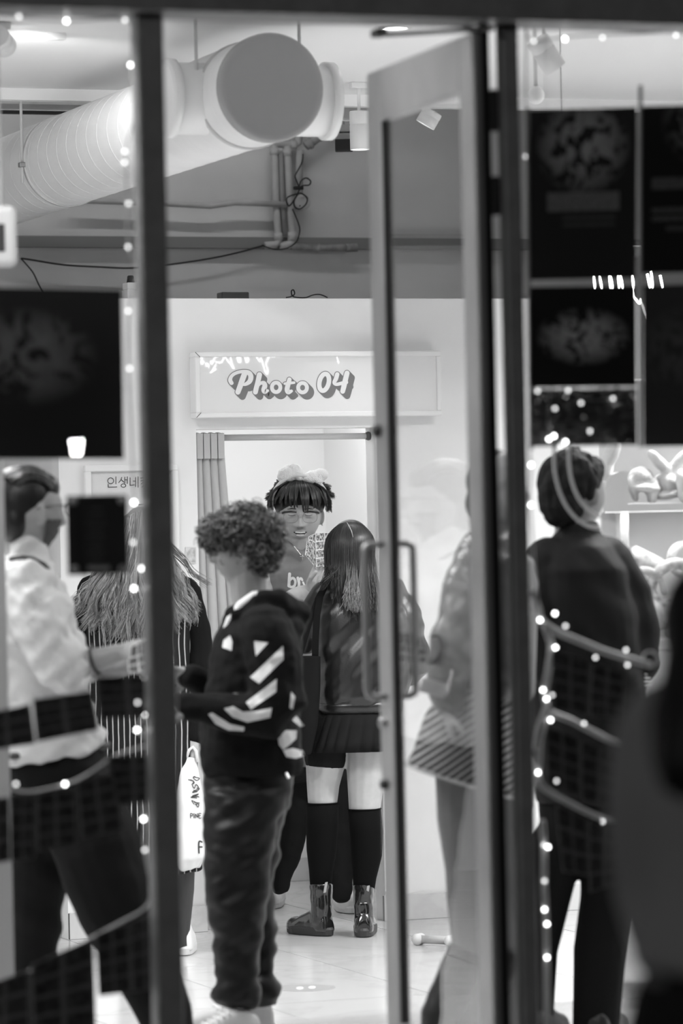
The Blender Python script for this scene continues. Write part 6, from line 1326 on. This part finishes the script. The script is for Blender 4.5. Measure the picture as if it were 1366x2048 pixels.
# clutch bag with a bright chain
t = thing('clutch_bag', 'small pale clutch bag with a glittering chain beside the striped skirt', 'bag', W(868, 1395, -.19))
MB().rbox(W(868, 1376, -.19), (0.075, 0.025, 0.04), 0.006, ((R0 - ZU * .3).normalized(), D0, (ZU + R0 * .3).normalized())).out('pouch', mat('clutch_pale', 0.34, 0.5), t)
for k in range(9): MB().ellipsoid(W(904 - k * 1.2 + 1.5 * (k % 2), 1342 + k * 5.4, -.21), (R0 * .004, D0 * .004, ZU * .0045), 8, 6).out('chain_link', mat('silver', 0.7, 0.2, metal=1.0), t, smooth=True)
# ================================================================== person in a dark jacket behind the right window
root = person(1185, 2075, 'person with dark hair in a dark jacket with white ribbed cuff behind right window')
fg = Fig(root, 11.6); W = fg.W
M_dj = mat('jacket_dark', 0.007, 0.7, spec=0.2)
b = MB(); hp = head(b, W(1152, 985), R0 * .75 + D0 * .65, s=1.02, nu=48, nv=40); fg.limb(b, [(1150, 1030, 0, .06), (1150, 1090, 0, .065)]); fg.limb(b, [(1160, 1185, 0, .12), (1165, 1380, 0, .12)])
fg.limb(b, [(1225, 1130, .02, .05), (1275, 1260, .03, .045), (1278, 1345, -.02, .034), (1276, 1372, -.03, .027)]); hand(b, W(1276, 1370, -.03), -ZU, -R0, -1, 1.0, .5)
fg.limb(b, [(1095, 1130, -.05, .05), (1070, 1280, -.1, .045), (1110, 1360, -.12, .03)]); hand(b, W(1110, 1358, -.12), R0 - ZU * .6, D0, 1, 1.0, .5)
body = b.remesh('body', M_skin, root, 0.006, 3)
h = MB(); fg.sec(h, [(1046, 1112, 1192, .072), (1072, 1108, 1200, .08), (1096, 1070, 1226, .14), (1140, 1056, 1256, .18), (1240, 1052, 1280, .19), (1400, 1056, 1292, .19), (1520, 1062, 1290, .19), (1600, 1070, 1284, .18)])
fg.limb(h, [(1218, 1125, 0, .075), (1258, 1190, .01, .075), (1276, 1270, .01, .070), (1280, 1325, -.01, .058), (1278, 1345, -.02, .046)]); fg.limb(h, [(1098, 1125, -.06, .075), (1072, 1270, -.11, .07), (1102, 1345, -.14, .055)])
h.remesh('jacket', M_dj, root, 0.008, 4, fold=[(0.010, (7, 7, 14, .7), 4.0)])
for k in range(4):
    c = W(1277, 1347 + k * 7, -.025); MB().tube([c + (R0 * math.cos(a) + D0 * math.sin(a)) * .036 - ZU * .002 * math.cos(a) for a in [2 * math.pi * i / 28 for i in range(28)]], 0.0032, 8, closed=True).out('cuff_rib', mat('cuff_white', 0.75, 0.6), root, smooth=True)
t = MB(); fg.sec(t, [(1580, 1074, 1280, .16), (1680, 1082, 1276, .16)]); fg.limb(t, [(1120, 1680, -.02, .085), (1105, 1760, -.02, .07), (1080, 1900, -.02, .055), (1072, 2080, 0, .05)]); fg.limb(t, [(1222, 1680, 0, .09), (1212, 1800, 0, .08), (1200, 1900, 0, .082), (1190, 2080, 0, .07)])
t.remesh('trousers', mat('trouser_dark', 0.006, 0.8, spec=0.12), root, 0.008, 4)
for px in (1072, 1190): q = W(px, 2095, 0); shoe(root, V((q.x, q.y, 0)) - D0 * .08, D0 + R0 * .3, 0.28, 0.10, 0.09, mat('shoe_black', 0.02, 0.4), mat('sole_black', 0.03, 0.6), laces=False)
hv = MB(); hv.ellipsoid(hp(0, -.02, .036), (R0 * .098, D0 * .10, ZU * .098), 20, 14); hv.ellipsoid(hp(0, -.058, -.02), (R0 * .075, D0 * .07, ZU * .085), 16, 12); hv.ellipsoid(hp(0, .045, .07), (R0 * .06, D0 * .06, ZU * .04), 16, 12); hv.remesh('hair', mat('hair_matt_dark', 0.012, 0.7, spec=0.15), root, 0.006, 2, fold=[(0.010, (34, 34, 20), 1.0), (0.005, (80, 80, 40), 3.0)])
# ================================================================== passer-by on the pavement in front of the right window
fgz = 5.0
q = P(1440, 1500, fgz); root = thing('person', 'person with long black hair in a dark grey coat on the pavement outside', 'person', V((q.x, q.y, 0)))
fg = Fig(root, fgz); W = fg.W
b = MB(); hp = head(b, W(1470, 1300), D0 * .9 + R0 * .4, s=1.0, nu=40, nv=32); fg.limb(b, [(1500, 1380, 0, .055), (1498, 1470, 0, .06)]); fg.limb(b, [(1495, 1560, 0, .10), (1485, 1800, 0, .11)])
fg.limb(b, [(1330, 1480, 0, .05), (1320, 1760, .02, .042), (1360, 1960, -.04, .03), (1365, 2010, -.05, .026)]); hand(b, W(1365, 2000, -.05), -ZU, -R0, 1, .95, .5)
fg.limb(b, [(1650, 1480, 0, .05), (1690, 1760, .02, .042), (1670, 1980, -.04, .028)]); hand(b, W(1670, 1975, -.04), -ZU, R0, -1, .95, .5)
b.remesh('body', M_skin, root, 0.007, 3)
h = MB(); fg.sec(h, [(1415, 1370, 1620, .08), (1450, 1292, 1698, .13), (1530, 1270, 1720, .15), (1680, 1280, 1720, .16), (1810, 1276, 1730, .17), (1920, 1262, 1740, .18)], n=36)
fg.limb(h, [(1320, 1450, 0, .060), (1298, 1600, .01, .058), (1310, 1780, .02, .056), (1348, 1930, -.03, .045)]); fg.limb(h, [(1670, 1450, 0, .060), (1692, 1700, .02, .058), (1670, 1940, -.03, .045)])
h.remesh('coat', mat('coat_grey', 0.14, 0.85, spec=0.2), root, 0.008, 4, fold=[(0.010, (6, 6, 10, .6), 5.0)])
t = MB(); fg.sec(t, [(1890, 1305, 1690, .15), (2080, 1315, 1690, .16)]); fg.limb(t, [(1400, 2050, 0, .10), (1410, 2700, 0, .075), (1410, 3300, 0, .06)]); fg.limb(t, [(1590, 2050, 0, .10), (1585, 2700, 0, .075), (1580, 3300, 0, .06)]); t.remesh('trousers', mat('trouser_dark', 0.006, 0.8, spec=0.12), root, 0.009, 3)
for px in (1380, 1550): q = W(px, 3300, 0); shoe(root, V((q.x, q.y, 0)) - D0 * .06, D0, 0.26, 0.095, 0.085, mat('shoe_black', 0.02, 0.4), mat('sole_black', 0.03, 0.6), laces=False)
hv = MB(); hv.ellipsoid(hp(0, -.012, .03), (R0 * .092, D0 * .108, ZU * .105), 20, 14); fg.sec(hv, [(1220, 1362, 1620, .08, -.02), (1320, 1326, 1650, .09, -.05), (1430, 1302, 1670, .09, -.08), (1520, 1304, 1666, .075, -.11), (1580, 1322, 1646, .05, -.12)])
hv.remesh('hair', mat('hair_jet', 0.004, 0.6, spec=0.15), root, 0.008, 4, fold=[(0.010, (22, 22, 3), 1.0)])
